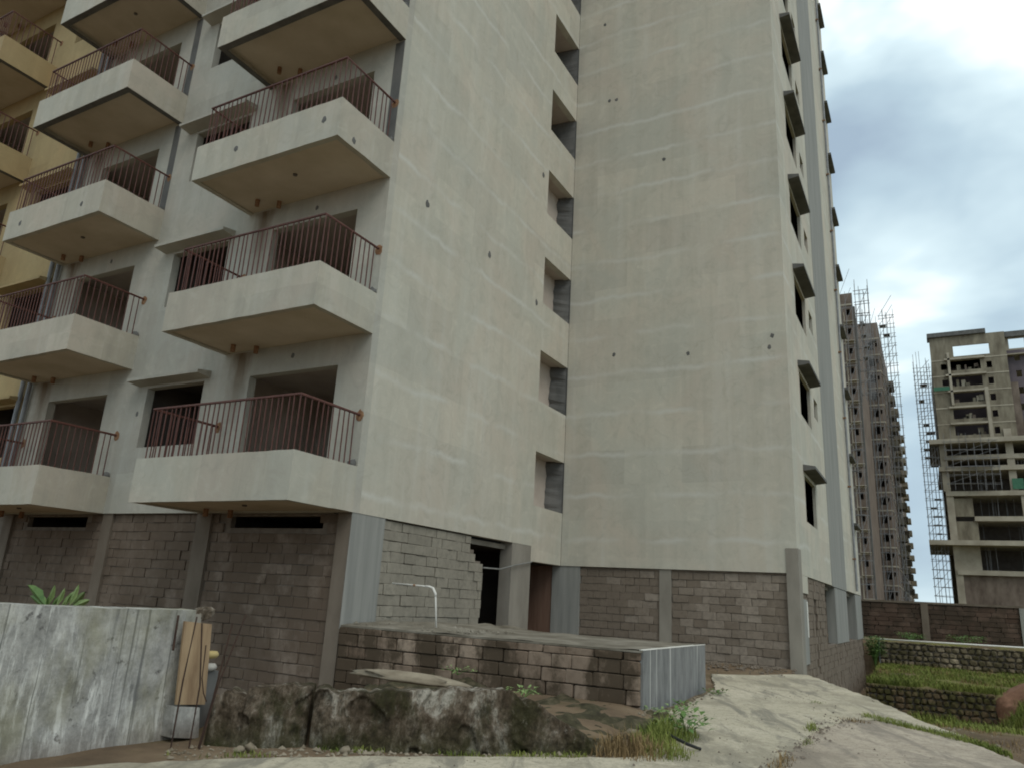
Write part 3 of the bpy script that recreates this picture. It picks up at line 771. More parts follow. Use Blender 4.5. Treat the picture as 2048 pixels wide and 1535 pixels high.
# ------------------------------------------------------------------ mossy concrete mass in front of it
def rubble():
    root = thing('concrete_mass', 'weathered mossy lump of old concrete lying in front of the low block wall', 'rubble')
    L = (F1 - F0).length
    def lerp(P_, s_):
        for (a, ha), (b2, hb) in zip(P_, P_[1:]):
            if a <= s_ <= b2: return ha + (hb - ha) * (s_ - a) / (b2 - a)
        return P_[-1][1]
    def piece(name, s0, s1, tops, n_s, off, seed, lean):
        n_f, n_t = 34, 16; q = MB(); m_ = n_f + n_t + 1
        for i in range(n_s + 1):
            u = i / n_s; s_ = s0 + (s1 - s0) * u
            h = max(.02, lerp(tops, s_) + .035 * noise.noise(Vector((s_ * 6, seed, 3))) + .02 * noise.noise(Vector((s_ * 17, seed, 3))))
            foot = F0 + FD * s_
            endin = .10 * (1 - min(1, min(u, 1 - u) / .06)) ** 2
            for j in range(m_):
                if j <= n_f:
                    t = j / n_f; d = off + lean * t + endin; z = -3.02 + (h + .12) * t; k_ = 1
                else:
                    t = (j - n_f) / n_t; d = off + lean + endin + .8 * t; z = -2.90 + h - .05 * t - .3 * max(0, t - .7); k_ = max(0, 1 - t * 3)
                P = foot + FN * d; P.z = z; w = P + Vector((seed, 0, 0))
                rid = abs(noise.noise(w * 2.3)) * .06 + abs(noise.noise(w * 5.1)) * .04
                fine = noise.noise(w * 11) * .020 + noise.noise(w * 24) * .014
                pit = -.05 if noise.noise(w * 3.3 + Vector((9, 9, 0))) > .32 else 0
                P += FN * ((rid - .06 + fine - pit) * k_)
                if j > n_f - 2: P.z += noise.noise(w * 4) * .018 + noise.noise(w * 12) * .012
                q.v.append(tuple(P))
        q.f = [(i * m_ + j, (i + 1) * m_ + j, (i + 1) * m_ + j + 1, i * m_ + j + 1) for i in range(n_s) for j in range(m_ - 1)]
        i0 = len(q.v)
        for e_ in (0, n_s):
            q.v.append(tuple(F0 + FD * (s0 if e_ == 0 else s1) + FN * (off + .6) + Vector((0, 0, -3.0))))
            c = len(q.v) - 1
            for j in range(m_ - 1): q.f.append((e_ * m_ + j, e_ * m_ + j + 1, c))
        return q.build(name, 'mossy_concrete', root, smooth=True)
    piece('broken_slab', .02, .98, [(0, .34), (.15, .46), (.34, .40), (.36, .50), (.95, .53), (1.0, .50)], 70, .10, 1.3, .22)
    piece('main_mass', 1.02, L - .05, [(1.0, .52), (1.3, .50), (2.2, .55), (3.0, .585), (3.1, .50), (3.3, .47), (3.55, .30), (3.9, .14), (L, .03)], 200, .0, 6.7, .10)
    return root
rub = rubble()
rnd = random.Random(5)
def mound(name, c, r, flat, mat, seed, label, cat, sub=3, group=None):
    bm = bmesh.new(); bmesh.ops.create_icosphere(bm, subdivisions=sub, radius=1)
    for v in bm.verts:
        n_ = noise.noise(v.co * 1.3 + Vector((seed, 0, 0))) * .5 + noise.noise(v.co * 3.7 + Vector((0, seed, 0))) * .22 + noise.noise(v.co * 9 + Vector((0, 0, seed))) * .08
        v.co = Vector([v.co[i] * r * flat[i] * (1 + n_) for i in range(3)])
    me = bpy.data.meshes.new(name); bm.to_mesh(me); bm.free(); me.materials.append(M[mat])
    me.polygons.foreach_set('use_smooth', [True] * len(me.polygons))
    o = obj(name, me, None, c)
    return tag(o, label, cat, group) if label else stuff(o)
q = MB(); nb, mb_ = 90, 26
for i in range(nb + 1):
    x_ = 1.2 + 5.0 * i / nb
    yf = F0.y + (x_ - F0.x) * FD.y / FD.x + .75
    for j in range(mb_ + 1):
        t = j / mb_; y_ = max(-3.9, min(yf, -.35)) * (1 - t) - .01 * t
        w = Vector((x_ * 1.9, y_ * 1.9, 1))
        z_ = -2.80 + .16 * max(0, noise.noise(w)) + .07 * noise.noise(w * 3.1) + .03 * noise.noise(w * 8) + .10 * sst(3.2, 2.2, x_) * sst(-1.6, -.3, y_) - .30 * sst(2.2, 1.2, x_) - .1 * sst(5.2, 6.2, x_)
        q.v.append((x_, y_, z_))
q.f = [(i * (mb_ + 1) + j, (i + 1) * (mb_ + 1) + j, (i + 1) * (mb_ + 1) + j + 1, i * (mb_ + 1) + j + 1) for i in range(nb) for j in range(mb_)]
stuff(q.build('moss_bank', 'moss', None, True))
lg = mound('stone_slab', (3.2, -2.2, -2.50), .5, (1.5, .5, .12), 'stone', 5.5, 'flat pale broken slab lying on the mossy bank below the low wall', 'stone')
lg.rotation_euler = (0, .05, .3)
STL = ['grey stone lump on the bank against the low block wall', 'smaller grey stone beside the lump on the bank below the low block wall', 'largest loose stone between the concrete mass and the weeds', 'loose stone between the concrete mass tip and the low wall corner', 'loose stone on the ramp edge beside the near corner of the cement end',
       'loose stone at the foot of the cement end, near its white streak', 'loose stone at the far foot of the cement end', 'loose stone under the pale broad-leaved weed', 'small stone at the foot of the main concrete mass near its crack', 'larger of two stones at the foot of the broken slab', 'smaller of two stones at the foot of the broken slab']
for i, (px, py, r_) in enumerate([(880, 1362, .10), (905, 1372, .07), (1265, 1470, .09), (1240, 1455, .07), (1345, 1432, .06), (1370, 1423, .05), (1395, 1400, .055), (1310, 1443, .06), (690, 1500, .045), (500, 1494, .05), (480, 1498, .04)]):
    P = onZ(px, py, -2.80 if py < 1400 and px < 1000 else -2.88)
    if px < 1000 and py < 1400: P = onY(px, py, -1.2); 
    mound('stone', P, r_, (1.2, .9, .8), 'stone', i * 2.3, STL[i], 'stone', 2, 'loose stones')

def gravel(name, mat, n_, place, rmin, rmax, seed):
    rnd = random.Random(seed); q = MB()
    for _ in range(n_):
        P = place(rnd)
        if P is None: continue
        r_ = rmin + (rmax - rmin) * rnd.random() ** 3; i = len(q.v)
        dirs = [(1, 0, 0), (-1, 0, 0), (0, 1, 0), (0, -1, 0), (0, 0, 1), (0, 0, -.4)]
        a = rnd.uniform(0, 6.28); ca, sa = math.cos(a), math.sin(a)
        for d in dirs:
            f = r_ * rnd.uniform(.6, 1.25); q.v.append((P[0] + (d[0] * ca - d[1] * sa) * f, P[1] + (d[0] * sa + d[1] * ca) * f, P[2] + d[2] * f * .75))
        q.f += [(i, i + 2, i + 4), (i + 2, i + 1, i + 4), (i + 1, i + 3, i + 4), (i + 3, i, i + 4), (i + 2, i, i + 5), (i + 1, i + 2, i + 5), (i + 3, i + 1, i + 5), (i, i + 3, i + 5)]
    return stuff(q.build(name, mat))
def slabz(x_, y_): return -2.92 + .024 * max(0, y_) + .05
def pl_foot(r):
    s_ = r.uniform(-.2, 4.1); d = r.uniform(-.55, .05); P = F0 + FD * s_ + FN * d; return (P.x, P.y, gz(P.x, P.y) + .005)
def pl_cap(r):
    y_ = r.uniform(-.3, 3.7); x_ = PX + .04 + abs(r.gauss(0, .13)); return (x_, y_, max(gz(x_, y_), slabz(x_, y_) if x_ > 5.97 else -9) + .004)
def pl_base(r):
    x_ = r.uniform(3.6, 6.7); y_ = 9.2 - abs(r.gauss(0, .9)); return (x_, y_, gz(x_, y_) + .02)
def pl_ramp(r):
    x_ = r.uniform(4.5, 10); y_ = r.uniform(-6, 7.5)
    if x_ > xe(y_) - .15 or (Vector((x_, y_, 0)) - F0).dot(FN) > -.5 and x_ < 6.3: return None
    if noise.noise(Vector((x_ * .8, y_ * .8, 2))) < .0: return None
    return (x_, y_, slabz(x_, y_))
def pl_edge(r):
    y_ = r.uniform(-4, 8); x_ = xe(y_) + r.uniform(.0, 1.2); return (x_, y_, gz(x_, y_) + .004)
def pl_seam(r):
    y_ = r.uniform(-3.5, 1.9); x_ = 8.0 + .10 * max(0, y_) + r.gauss(0, .10); return (x_, y_, slabz(x_, y_))
def pl_plat(r):
    x_ = r.uniform(.05, 2.8); y_ = r.uniform(.1, 1.6); return (x_, y_, PTZ + .03)
for i, (f_, n_, r0, r1, mt_) in enumerate([(pl_foot, 700, .008, .045, 'stone'), (pl_cap, 320, .01, .055, 'stone'), (pl_base, 500, .012, .07, 'concrete_brown'), (pl_ramp, 1600, .004, .02, 'concrete_brown'), (pl_edge, 700, .008, .04, 'stone'), (pl_seam, 350, .006, .03, 'concrete_brown'), (pl_plat, 260, .01, .06, 'dirty_concrete')]):
    gravel('gravel', mt_, n_, f_, r0, r1, i)

# ------------------------------------------------------------------ grey foreground wall, board, rods
gw = thing('plastered_wall', 'low stained grey plastered wall with whitewash runs in the near foreground', 'wall')
q = MB(); ny, nz_ = 90, 36
WX = 2.80; y0, y1 = -10.5, -5.47
for i in range(ny + 1):
    y_ = y0 + (y1 - y0) * i / ny
    zt = -1.70 + .05 * sst(-6.2, -8.5, y_) + .008 * noise.noise(Vector((y_ * 6, 0, 0)))
    for j in range(nz_ + 1):
        z_ = -3.1 + (zt + 3.1) * j / nz_
        q.v.append((WX + .016 * noise.noise(Vector((0, y_ * 2.2, z_ * 2.2))) + .006 * noise.noise(Vector((3, y_ * 8, z_ * 8))), y_, z_))
q.f = [(i * (nz_ + 1) + j, (i + 1) * (nz_ + 1) + j, (i + 1) * (nz_ + 1) + j + 1, i * (nz_ + 1) + j + 1) for i in range(ny) for j in range(nz_)]
# top, back, ends
def zt_(y_): return -1.70 + .05 * sst(-6.2, -8.5, y_) + .008 * noise.noise(Vector((y_ * 6, 0, 0)))
for i in range(ny):
    ya, yb = y0 + (y1 - y0) * i / ny, y0 + (y1 - y0) * (i + 1) / ny
    fa, fb = q.v[i * (nz_ + 1) + nz_], q.v[(i + 1) * (nz_ + 1) + nz_]
    q.quad(fa, fb, (WX - .24, yb, zt_(yb) + .004), (WX - .24, ya, zt_(ya) + .004))
q.quad((WX - .24, y0, -3.1), (WX - .24, y1, -3.1), (WX - .24, y1, zt_(y1)), (WX - .24, y0, zt_(y0)))
q.quad((WX - .24, y1, -3.1), (WX, y1, -3.1), (WX, y1, zt_(y1)), (WX - .24, y1, zt_(y1)))
q.build('wall_face', 'limewash_wall', gw, smooth=False)
MB().box(WX - .22, WX - .02, y1 + .003, y1 + .10, -3.1, -1.74).build('end_pier', 'concrete', gw)
bp = onX(405, 1237, WX + .05)
lump(gw, 'broken_corner', (WX - .06, y1 + .16, -1.73), .10, 'mossy_concrete', 4, (1, 1.1, .7))
# board leaning on the end
def sheet(name, pts, th, nrm, mat, parent=None):
    q = MB(); a = [Vector(p) for p in pts]; b2 = [p - Vector(nrm) * th for p in a]; n_ = len(a)
    i0 = len(q.v); q.v += [tuple(p) for p in a + b2]
    q.f.append(tuple(range(n_))); q.f.append(tuple(range(2 * n_ - 1, n_ - 1, -1)))
    for i in range(n_): q.f.append((i, (i + 1) % n_, n_ + (i + 1) % n_, n_ + i))
    return q.build(name, mat, parent)
bx_ = WX + .10
bd = sheet('plywood_board', [onX(370, 1241, bx_), onX(424, 1247, bx_), onX(410, 1408, bx_ + .05), onX(352, 1408, bx_ + .05)], .025, (1, 0, 0), 'plywood')
tag(bd, 'tan plywood board propped upright against the end of the grey plastered wall', 'board')
nl = onX(355, 1356, bx_ + .055)
cb = sheet('cement_block', [onX(350, 1412, bx_ + .06), onX(400, 1414, bx_ + .06), onX(397, 1476, bx_ + .06), onX(342, 1474, bx_ + .06)], .18, (1, 0, 0), 'limewash_wall')
tag(cb, 'pale cement block standing under the tan plywood board', 'block')
# steel rods
rods = [((340, 1503), (366, 1360), (394, 1232), .0), ((377, 1500), (400, 1370), (404, 1245), .02), ((395, 1500), (425, 1400), (465, 1245), .12), ((397, 1502), (436, 1370), (492, 1228), .14), ((346, 1300), (351, 1265), (357, 1229), -.02)]
for i, (a, b2, c, off) in enumerate(rods):
    A = onZ(a[0], a[1], -2.93) if i < 4 else onX(a[0], a[1], bx_ + .02)
    Xr = A.x
    B = onX(b2[0], b2[1], Xr + off * .5); C_ = onX(c[0], c[1], Xr + off)
    o = MB().tube([A, B, C_], .0075 if i < 4 else .012, 6).build('steel_rod', 'rebar_steel')
    tag(o, ['thin rusty steel rod leaning across the left half of the plywood board', 'thin upright rusty steel rod in front of the middle of the plywood board', 'bent rusty steel rod leaning away from the plywood board, shorter of two', 'longest rusty steel rod leaning away from the plywood board over the concrete mass', 'short dark rod end against the whitewashed wall corner beside the board'][i], 'rod', 'steel rods by the wall end')
A = onX(412, 1288, bx_ + .10)
o = MB().tube([onX(412, 1289, bx_ + .12), onX(404, 1355, bx_ + .12), onX(407, 1385, bx_ + .12), onX(413, 1402, bx_ + .14)], .006, 6).build('wire_offcut', 'rebar_steel')
tag(o, 'short bent wire hooked over the plywood board edge', 'wire')
# bundle of short plastic pipe ends
pbd = thing('pipe_bundle', 'short yellow and white pipe ends sticking out beside the plywood board', 'pipes')
for i, (px, py, mt_, r_) in enumerate([(424, 1308, 'yellow_plastic', .040), (420, 1333, 'pvc_dirty', .042)]):
    c = onX(px, py, bx_ - .05)
    MB().tube([c + Vector((.02, -.35, 0)), c, c + Vector((0, .05, 0)), c + Vector((0, .075, -.005))], [r_, r_, r_ * .9, r_ * .45], 12).build('pipe_end', mt_, pbd, True)
MB().box(bx_ - .30, bx_ - .05, c.y - .10, c.y + .12, -3.0, c.z - .04).build('rest', 'concrete_dark', pbd)
# hose
hz = [onZ(1325, 1452, -2.80), onZ(1345, 1472, -2.80), onZ(1375, 1487, -2.83), onZ(1401, 1497, -2.85)]
tag(MB().tube(hz, .017, 8).build('hose', 'rubber', None, True), 'short black hose end lying on the ramp beside the weeds', 'hose')

# ------------------------------------------------------------------ vegetation
def blade(q, P, h, lean, w, rnd):
    a = rnd.uniform(0, 6.283); d = Vector((math.cos(a), math.sin(a), 0)); s_ = Vector((-d.y, d.x, 0)) * w
    P = Vector(P); m1 = P + d * lean * h * .35 + Vector((0, 0, h * .6)); t = P + d * lean * h + Vector((0, 0, h * (1 - .3 * lean)))
    q.quad(P - s_, P + s_, m1 + s_ * .7, m1 - s_ * .7); q.tri(m1 - s_ * .7, m1 + s_ * .7, t)
def clump(name, c, rx, ry, n_, h, mat, seed, label=None, cat='weeds', group=None, lean=.6, w=.006):
    rnd = random.Random(seed); q = MB()
    for _ in range(n_):
        a = rnd.uniform(0, 6.283); r_ = rnd.random() ** .6
        x_, y_ = c[0] + math.cos(a) * r_ * rx, c[1] + math.sin(a) * r_ * ry
        zz = c[2] if len(c) > 2 else gz(x_, y_) - .01
        blade(q, (x_, y_, zz), h * rnd.uniform(.25, 1.3) * (1.1 - .6 * r_), rnd.uniform(.1, lean), w * rnd.uniform(.6, 1.3), rnd)
    o = q.build(name, mat)
    return tag(o, label, cat, group) if label else o
clump('weed_clump', (6.60, -2.85), .46, .48, 750, .30, 'grass_dry', 1, 'dry brown grass clump in front of the low wall corner', lean=.8)
clump('weed_clump', (6.62, -1.75), .36, .7, 1100, .30, 'grass', 2, 'tall green weed clump beside the cement end of the low wall', lean=.7)
clump('weed_clump', (6.95, -2.7), .28, .42, 450, .22, 'grass', 3, 'green grass tuft on the ramp edge beside the dry grass clump', lean=.8)
def leafy(name, c, n_, r_, h, size, mat, seed, label, cat='plant', tilt=.6, group=None):
    rnd = random.Random(seed); root = thing(name, label, cat, group); root.location = c
    q = MB()
    for i in range(n_):
        a = rnd.uniform(0, 6.283); rr = r_ * rnd.random() ** .5; b2 = Vector((math.cos(a) * rr, math.sin(a) * rr, h * rnd.uniform(.35, 1)))
        d = Vector((math.cos(a + rnd.uniform(-.7, .7)), math.sin(a + rnd.uniform(-.7, .7)), rnd.uniform(-.2, tilt))).normalized()
        s_ = size * rnd.uniform(.6, 1.2); side = d.cross(Vector((0, 0, 1))).normalized() * s_ * .26; up_ = side.cross(d).normalized()
        if up_.z < 0: up_ = -up_
        m1 = b2 + d * s_ * .4 + up_ * s_ * .10; t = b2 + d * s_ - up_ * s_ * .12
        q.quad(b2, m1 + side, t, m1); q.quad(b2, m1, t, m1 - side)
    q.build('leaves', mat, root)
    st = MB()
    for i in range(max(3, n_ // 8)):
        a = rnd.uniform(0, 6.283); st.tube([(0, 0, -.02), (math.cos(a) * r_ * .4, math.sin(a) * r_ * .4, h * .5), (math.cos(a) * r_ * .8, math.sin(a) * r_ * .8, h * .8)], [.006, .005, .003], 4)
    st.build('stems', 'leaf', root)
    return root
leafy('leafy_weed', (6.12, .12, -2.88), 60, .34, .12, .10, 'leaf_pale', 1, 'pale broad-leaved weed at the foot of the cement end wall corner')
leafy('leafy_weed', (6.75, -1.35, -2.9), 70, .30, .28, .13, 'leaf', 2, 'dark green leafy weed growing among grass beside the hose')
leafy('leafy_weed', (5.98, 1.2, -2.86), 34, .2, .09, .08, 'leaf', 3, 'small creeping weed halfway along the cement end wall')
leafy('leafy_weed', (6.02, 3.0, -2.82), 34, .25, .09, .09, 'leaf', 4, 'small creeping weed past the far corner of the cement end wall')
leafy('leafy_weed', (4.35, -1.0, -2.72), 40, .25, .12, .09, 'leaf_pale', 5, 'bright green seedling patch on the mossy bank below the low wall')
leafy('leafy_weed', (3.3, -1.1, -2.5), 34, .25, .08, .08, 'leaf_pale', 6, 'green seedlings on top of the moss behind the stone slab')
clump('weed_clump', (7.93, .55), .09, .3, 160, .16, 'grass', 7, 'small grass tuft growing in the ramp joint', lean=.8)
clump('weed_clump', (8.0, -2.2), .1, .5, 130, .18, 'grass_dry', 8, 'sparse dry weeds along the near end of the ramp joint', lean=.8)
clump('weed_clump', (7.65, 3.3), .25, .2, 200, .10, 'grass', 9, 'low tuft of grass in the middle of the concrete ramp', lean=.9)
clump('weed_clump', (8.02, -.6), .07, .35, 120, .12, 'grass', 14, 'thin line of weeds in the ramp joint beyond the dry weeds', lean=.9)
clump('weed_clump', (8.35, 1.75), .25, .18, 200, .12, 'grass_dry', 15, 'brown weeds where the ramp joint meets the grass strip', lean=.9)
clump('weed_clump', (6.35, -.7), .16, .3, 260, .22, 'grass', 16, 'green weeds right at the near corner of the cement end', lean=.8)
# big-leaved plant behind the grey wall
def big_plant():
    c = Vector((-5.3, -1.95, -2.9)); root = thing('broad_leaf_plant', 'green plant with large upright leaves showing above the grey plastered wall', 'plant')
    rnd = random.Random(4)
    tips = [(60, 1190), (130, 1174), (150, 1180), (55, 1168), (75, 1182), (110, 1168), (125, 1185), (158, 1167), (170, 1182), (98, 1190), (140, 1190), (180, 1198)]
    bases = [(90, 1214), (112, 1213), (120, 1214), (92, 1212), (95, 1214), (95, 1212), (100, 1215), (138, 1212), (142, 1212), (90, 1216), (128, 1214), (140, 1215)]
    st = MB()
    for i, (t, b2) in enumerate(zip(tips, bases)):
        yy = -1.95 + rnd.uniform(-.3, .3)
        T = onY(t[0], t[1], yy); B = onY(b2[0], b2[1], yy + rnd.uniform(-.1, .1)); d = T - B; L = d.length
        side = d.cross(FW).normalized() * L * .13; nrm = side.cross(d).normalized()
        m1 = B + d * .45 + nrm * L * .06 ; m2 = B + d * .8 + nrm * L * .04
        q = MB(); 
        q.quad(B, m1 + side, m2 + side * .6, m2 - nrm * .03); q.quad(B, m2 - nrm * .03, m2 - side * .6, m1 - side); q.tri(m2 + side * .6, T, m2 - nrm * .03); q.tri(m2 - nrm * .03, T, m2 - side * .6)
        q.build('leaf', 'leaf_pale' if i % 3 else 'leaf', root)
        st.tube([c + Vector((rnd.uniform(-.1, .1), rnd.uniform(-.1, .1), -.5)), c + (B - c) * .6 + Vector((0, 0, .1)), B], .012, 5)
    st.build('stems', 'leaf', root)
big_plant()
# field grass beyond the ramp: one mass
def field_grass(name, mat, n_, area, h, seed, cond, w=.010):
    rnd = random.Random(seed); q = MB(); tries = 0; cnt = 0
    while cnt < n_ and tries < n_ * 8:
        tries += 1
        x_, y_ = rnd.uniform(*area[0]), rnd.uniform(*area[1])
        if not cond(x_, y_): continue
        blade(q, (x_, y_, gz(x_, y_) - .01), h * rnd.uniform(.4, 1.2), rnd.uniform(.2, .8), w, rnd); cnt += 1
    stuff(q.build(name, mat))
gn = lambda x_, y_, t, s_=.5: noise.noise(Vector((x_ * s_, y_ * s_, 5))) > t
field_grass('field_grass', 'grass', 15000, ((7.1, 14), (20.3, 28.2)), .16, 1, lambda x_, y_: gn(x_, y_, -.12))
field_grass('field_grass', 'grass', 9000, ((7.6, 14), (4, 20)), .13, 2, lambda x_, y_: x_ > xe(y_) + .5 + .09 * (y_ - 4) and gn(x_, y_, -.05))
field_grass('verge_grass', 'grass', 2600, ((8.4, 10.2), (.8, 2.6)), .10, 3, lambda x_, y_: abs((y_ - 2.25) + (x_ - 8.65) * .93) < .22 + .1 * noise.noise(Vector((x_ * 2, 0, 0))), .006)
field_grass('verge_grass', 'grass_dry', 2200, ((7, 14), (-4, 9)), .08, 4, lambda x_, y_: xe(y_) + .12 < x_ < xe(y_) + 1.6 and gn(x_, y_, .0, .9), .006)
field_grass('verge_grass', 'grass', 1500, ((3.4, 6.6), (-6.2, -3.2)), .07, 5, lambda x_, y_: -.42 < (Vector((x_, y_, 0)) - F0).dot(FN) < .0 and gn(x_, y_, .05, 1.6), .005)
field_grass('verge_grass', 'grass', 1500, ((7.1, 11.2), (20.15, 20.6)), .30, 6, lambda x_, y_: gn(x_, y_, -.1, 1.3), .010)
field_grass('verge_grass', 'grass', 2600, ((7.6, 13), (15.5, 19.8)), .34, 7, lambda x_, y_: gn(x_, y_, -.05, .8), .011)
field_grass('verge_grass', 'grass_dry', 900, ((7.1, 13), (20.6, 28)), .22, 8, lambda x_, y_: gn(x_, y_, .1, .9), .010)
# shrubs by the stone wall
leafy('shrub', (6.95, 27.6, -3.4), 700, .42, 1.25, .16, 'leaf', 11, 'dark green shrub at the building corner beside the stone wall', 'shrub', group=None)
leafy('shrub', (8.4, 29.6, -2.3), 260, .6, .38, .13, 'leaf', 12, 'low green growth on the terrace under the compound wall post', 'shrub')
leafy('shrub', (10.6, 29.6, -2.3), 260, .8, .42, .13, 'leaf', 13, 'low green growth on the terrace midway along the compound wall panel', 'shrub')

# ------------------------------------------------------------------ lower right: stone walls, compound wall, heap
sm = [stone_mesh('stone', 'stone_piece', i) for i in range(7)]
def stone_wall(name, label, x0, x1, y_, zb, zt, size, seed, sm=sm):
    root = thing(name, label, 'stone wall'); rnd = random.Random(seed)
    MB().box(x0 + .03, x1 - .03, y_ + .06, y_ + .45, zb - .4, zt - .04).build('mortar_core', 'mortar', root)
    v = zb; cnt = 0
    while v < zt - .03:
        h = size * rnd.uniform(.8, 1.1); h = min(h, zt - v); u = x0 - rnd.random() * size
        while u < x1:
            w = size * rnd.uniform(.8, 1.7); a, c = max(u, x0), min(u + w, x1); u += w
            if c - a < .08: continue
            o = obj('stone', rnd.choice(sm), root, ((a + c) / 2, y_ + rnd.uniform(.02, .07), v + h / 2))
            o.scale = ((c - a) * 1.02, .26, h * 1.02); o.rotation_euler = (rnd.uniform(-.2, .2), rnd.uniform(-.15, .15), rnd.choice((0, 3.1416)) + rnd.uniform(-.1, .1)); cnt += 1
        v += h
    return root
stone_wall('stone_wall', 'upper rubble stone wall with a white pipe along its top, below the compound wall', 7.05, 12.6, 28.2, -3.45, -2.32, .23, 1)
s1 = stone_wall('stone_wall', 'lower brown stone retaining wall at the edge of the grass field', 7.08, 11.0, 20.0, -4.75, -3.58, .20, 2, [stone_mesh('stone', 'stone_brown', 30 + i) for i in range(6)])
tag(MB().tube([(7.15, 28.15, -2.24), (9.5, 28.15, -2.22), (13.6, 28.15, -2.18)], .035, 8).build('white_pipe', 'pvc_white', None, True), 'long white pipe laid along the top of the upper stone wall', 'pipe')
tag(MB().tube([(7.12, 28.0, -3.5), (7.12, 28.0, -2.2)], .03, 6).build('marker_post', 'pvc_grey'), 'thin grey post standing at the shrub end of the upper stone wall', 'post')
cw = thing('compound_wall', 'long brown block boundary wall with a concrete post and coping, behind the upper stone wall', 'wall')
YW = 31.0; CX0, CX1, CZ = -4.0, 16.0, -.56
MB().box(CX0, CX1, YW + .02, YW + .2, -2.6, CZ).build('wall_core', 'mortar', cw)
MB().box(CX0, CX1, YW - .10, YW + .25, CZ, CZ + .09).build('coping', 'concrete_brown', cw)
for x0_ in (1.0, 5.0, 8.87, 12.80):
    wide = .75 if x0_ > 12 else .30
    MB().box(x0_, x0_ + wide, YW - .14, YW + .01, -2.6, CZ - .002).build('post', 'concrete_brown' if x0_ < 12 else 'concrete_blue', cw)
fm = [bevel_block_mesh('block', 'block_far', 40 + i, .1) for i in range(5)]
rnd = random.Random(21); v = -2.5; j = 0
while v < CZ - .02:
    u = 5.3 - (j % 2) * .3
    while u < 13.0:
        w = .60 * rnd.uniform(.8, 1.3); o = obj('block', rnd.choice(fm), cw, (u + w / 2, YW - .005 + rnd.uniform(-.02, .015), v + .105)); o.scale = (w - .02, .1, min(.21, CZ - v) - .018)
        o.location.z = v + min(.21, CZ - v) / 2; u += w
    v += .21; j += 1
hp = MB(); nr, na = 22, 40; hc = Vector((14.0, 20.6, -3.75))
for i in range(nr + 1):
    for j in range(na):
        r_ = 3.1 * i / nr; a = 6.2832 * j / na
        z_ = 1.75 * (1 - (r_ / 3.1)) ** 1.05 + .14 * noise.noise(Vector((r_ * math.cos(a) * 1.6, r_ * math.sin(a) * 1.6, 3))) + .03 * noise.noise(Vector((r_ * math.cos(a) * 5, r_ * math.sin(a) * 5, 3)))
        hx, hy = hc.x + r_ * math.cos(a), hc.y + r_ * math.sin(a); hp.v.append((hx, hy, max(gz(hx, hy) - .12 + z_ * .9, hc.z - .2 + z_) if i < nr else gz(hx, hy) - .3))
hp.f = [(i * na + j, i * na + (j + 1) % na, (i + 1) * na + (j + 1) % na, (i + 1) * na + j) for i in range(nr) for j in range(na)]
tag(hp.build('soil_heap', 'soil_red', None, True), 'heap of reddish soil on the grass field', 'soil heap')

# ------------------------------------------------------------------ far towers under construction
def grid_holes(cols, z0, n_, pitch): return [(a, b2, z0 + k * pitch + s_, z0 + k * pitch + t) for k in range(n_) for (a, b2, s_, t) in cols]
# brown tower: nearer wing and farther wing with a long balcony side
t1 = thing('brick_tower', 'tall unfinished brown brick tower with projecting balconies beyond the boundary wall', 'tower')
def wing(parent, x0, x1, Y, y1, top, cols, pitch, brick, front_only=False):
    n_ = int((top + 2) / pitch)
    hs = grid_holes(cols, -2, n_, pitch)
    panel(MB(), 'Y', Y, x0, x1, -3, top, hs, .4).build('front_wall', brick, parent)
    room(MB(), x0 + .3, x1 - .4, Y + .4, Y + 3, -3, top - .2).build('interior', 'interior_dark', parent)
    MB().box(x0, x1 - .3, Y + .4, y1, top - .15, top).build('roof_slab', 'tower_concrete', parent)
    for k in range(n_ + 1): MB().box(x0 - .02, x1 + .03, Y - .07, Y - .002, -2 + k * pitch - .14, -2 + k * pitch + .10).build('floor_band', 'tower_concrete', parent)
    return n_
n1 = wing(t1, -12, 2.6, 100, 122, 44.0, [(.35, 1.05, 1.0, 2.3), (1.7, 2.2, 1.3, 2.2), (-1.4, -.6, 1.0, 2.2)], 2.95, 'tower_brick')
panel(MB(), 'X', 2.6, 100.4, 122, -3, 42.2, [], .3).build('side_wall', 'tower_brick', t1)
MB().box(2.6, 2.85, 100.3, 101, -3, 42.0).build('recess_shade', 'concrete_dark', t1)  # solid dark strip painting the shade of a recess beside the wing
for k in range(n1): MB().box(1.4, 2.66, 99.3, 99.92, -2 + k * 2.95 + .1, -2 + k * 2.95 + .2).build('ledge', 'tower_concrete', t1)
n2 = wing(t1, -6, 4.7, 125, 215, 48.1, [(3.0, 3.8, .9, 2.3), (4.1, 4.4, 1.4, 2.1), (1.9, 2.3, 1.4, 2.2)], 2.95, 'tower_brick')
sh_ = [(y_, y_ + 1.6, -2 + k * 2.95 + .9, -2 + k * 2.95 + 2.2) for k in range(n2) for y_ in (131, 139, 152, 163, 176, 190, 204)]
panel(MB(), 'X', 4.7, 125.4, 215, -3, 48.1, sh_, .4).build('side_wall', 'tower_brick', t1)
MB().quad((4.0, 125, -3), (4.0, 214, -3), (4.0, 214, 48), (4.0, 125, 48)).build('interior', 'interior_dark', t1)
MB().box(-6, 4.7, 214.6, 215, -3, 48).build('rear_wall', 'tower_brick', t1)
for k in range(n2):
    z = -2 + k * 2.95
    MB().box(4.702, 4.78, 125.5, 214.8, z - .12, z + .1).build('floor_band', 'tower_concrete', t1)
    for y_ in (146, 168, 196):
        MB().box(4.79, 5.9, y_, y_ + 4.5, z, z + 1.15).build('balcony', 'tower_brick_grey', t1)
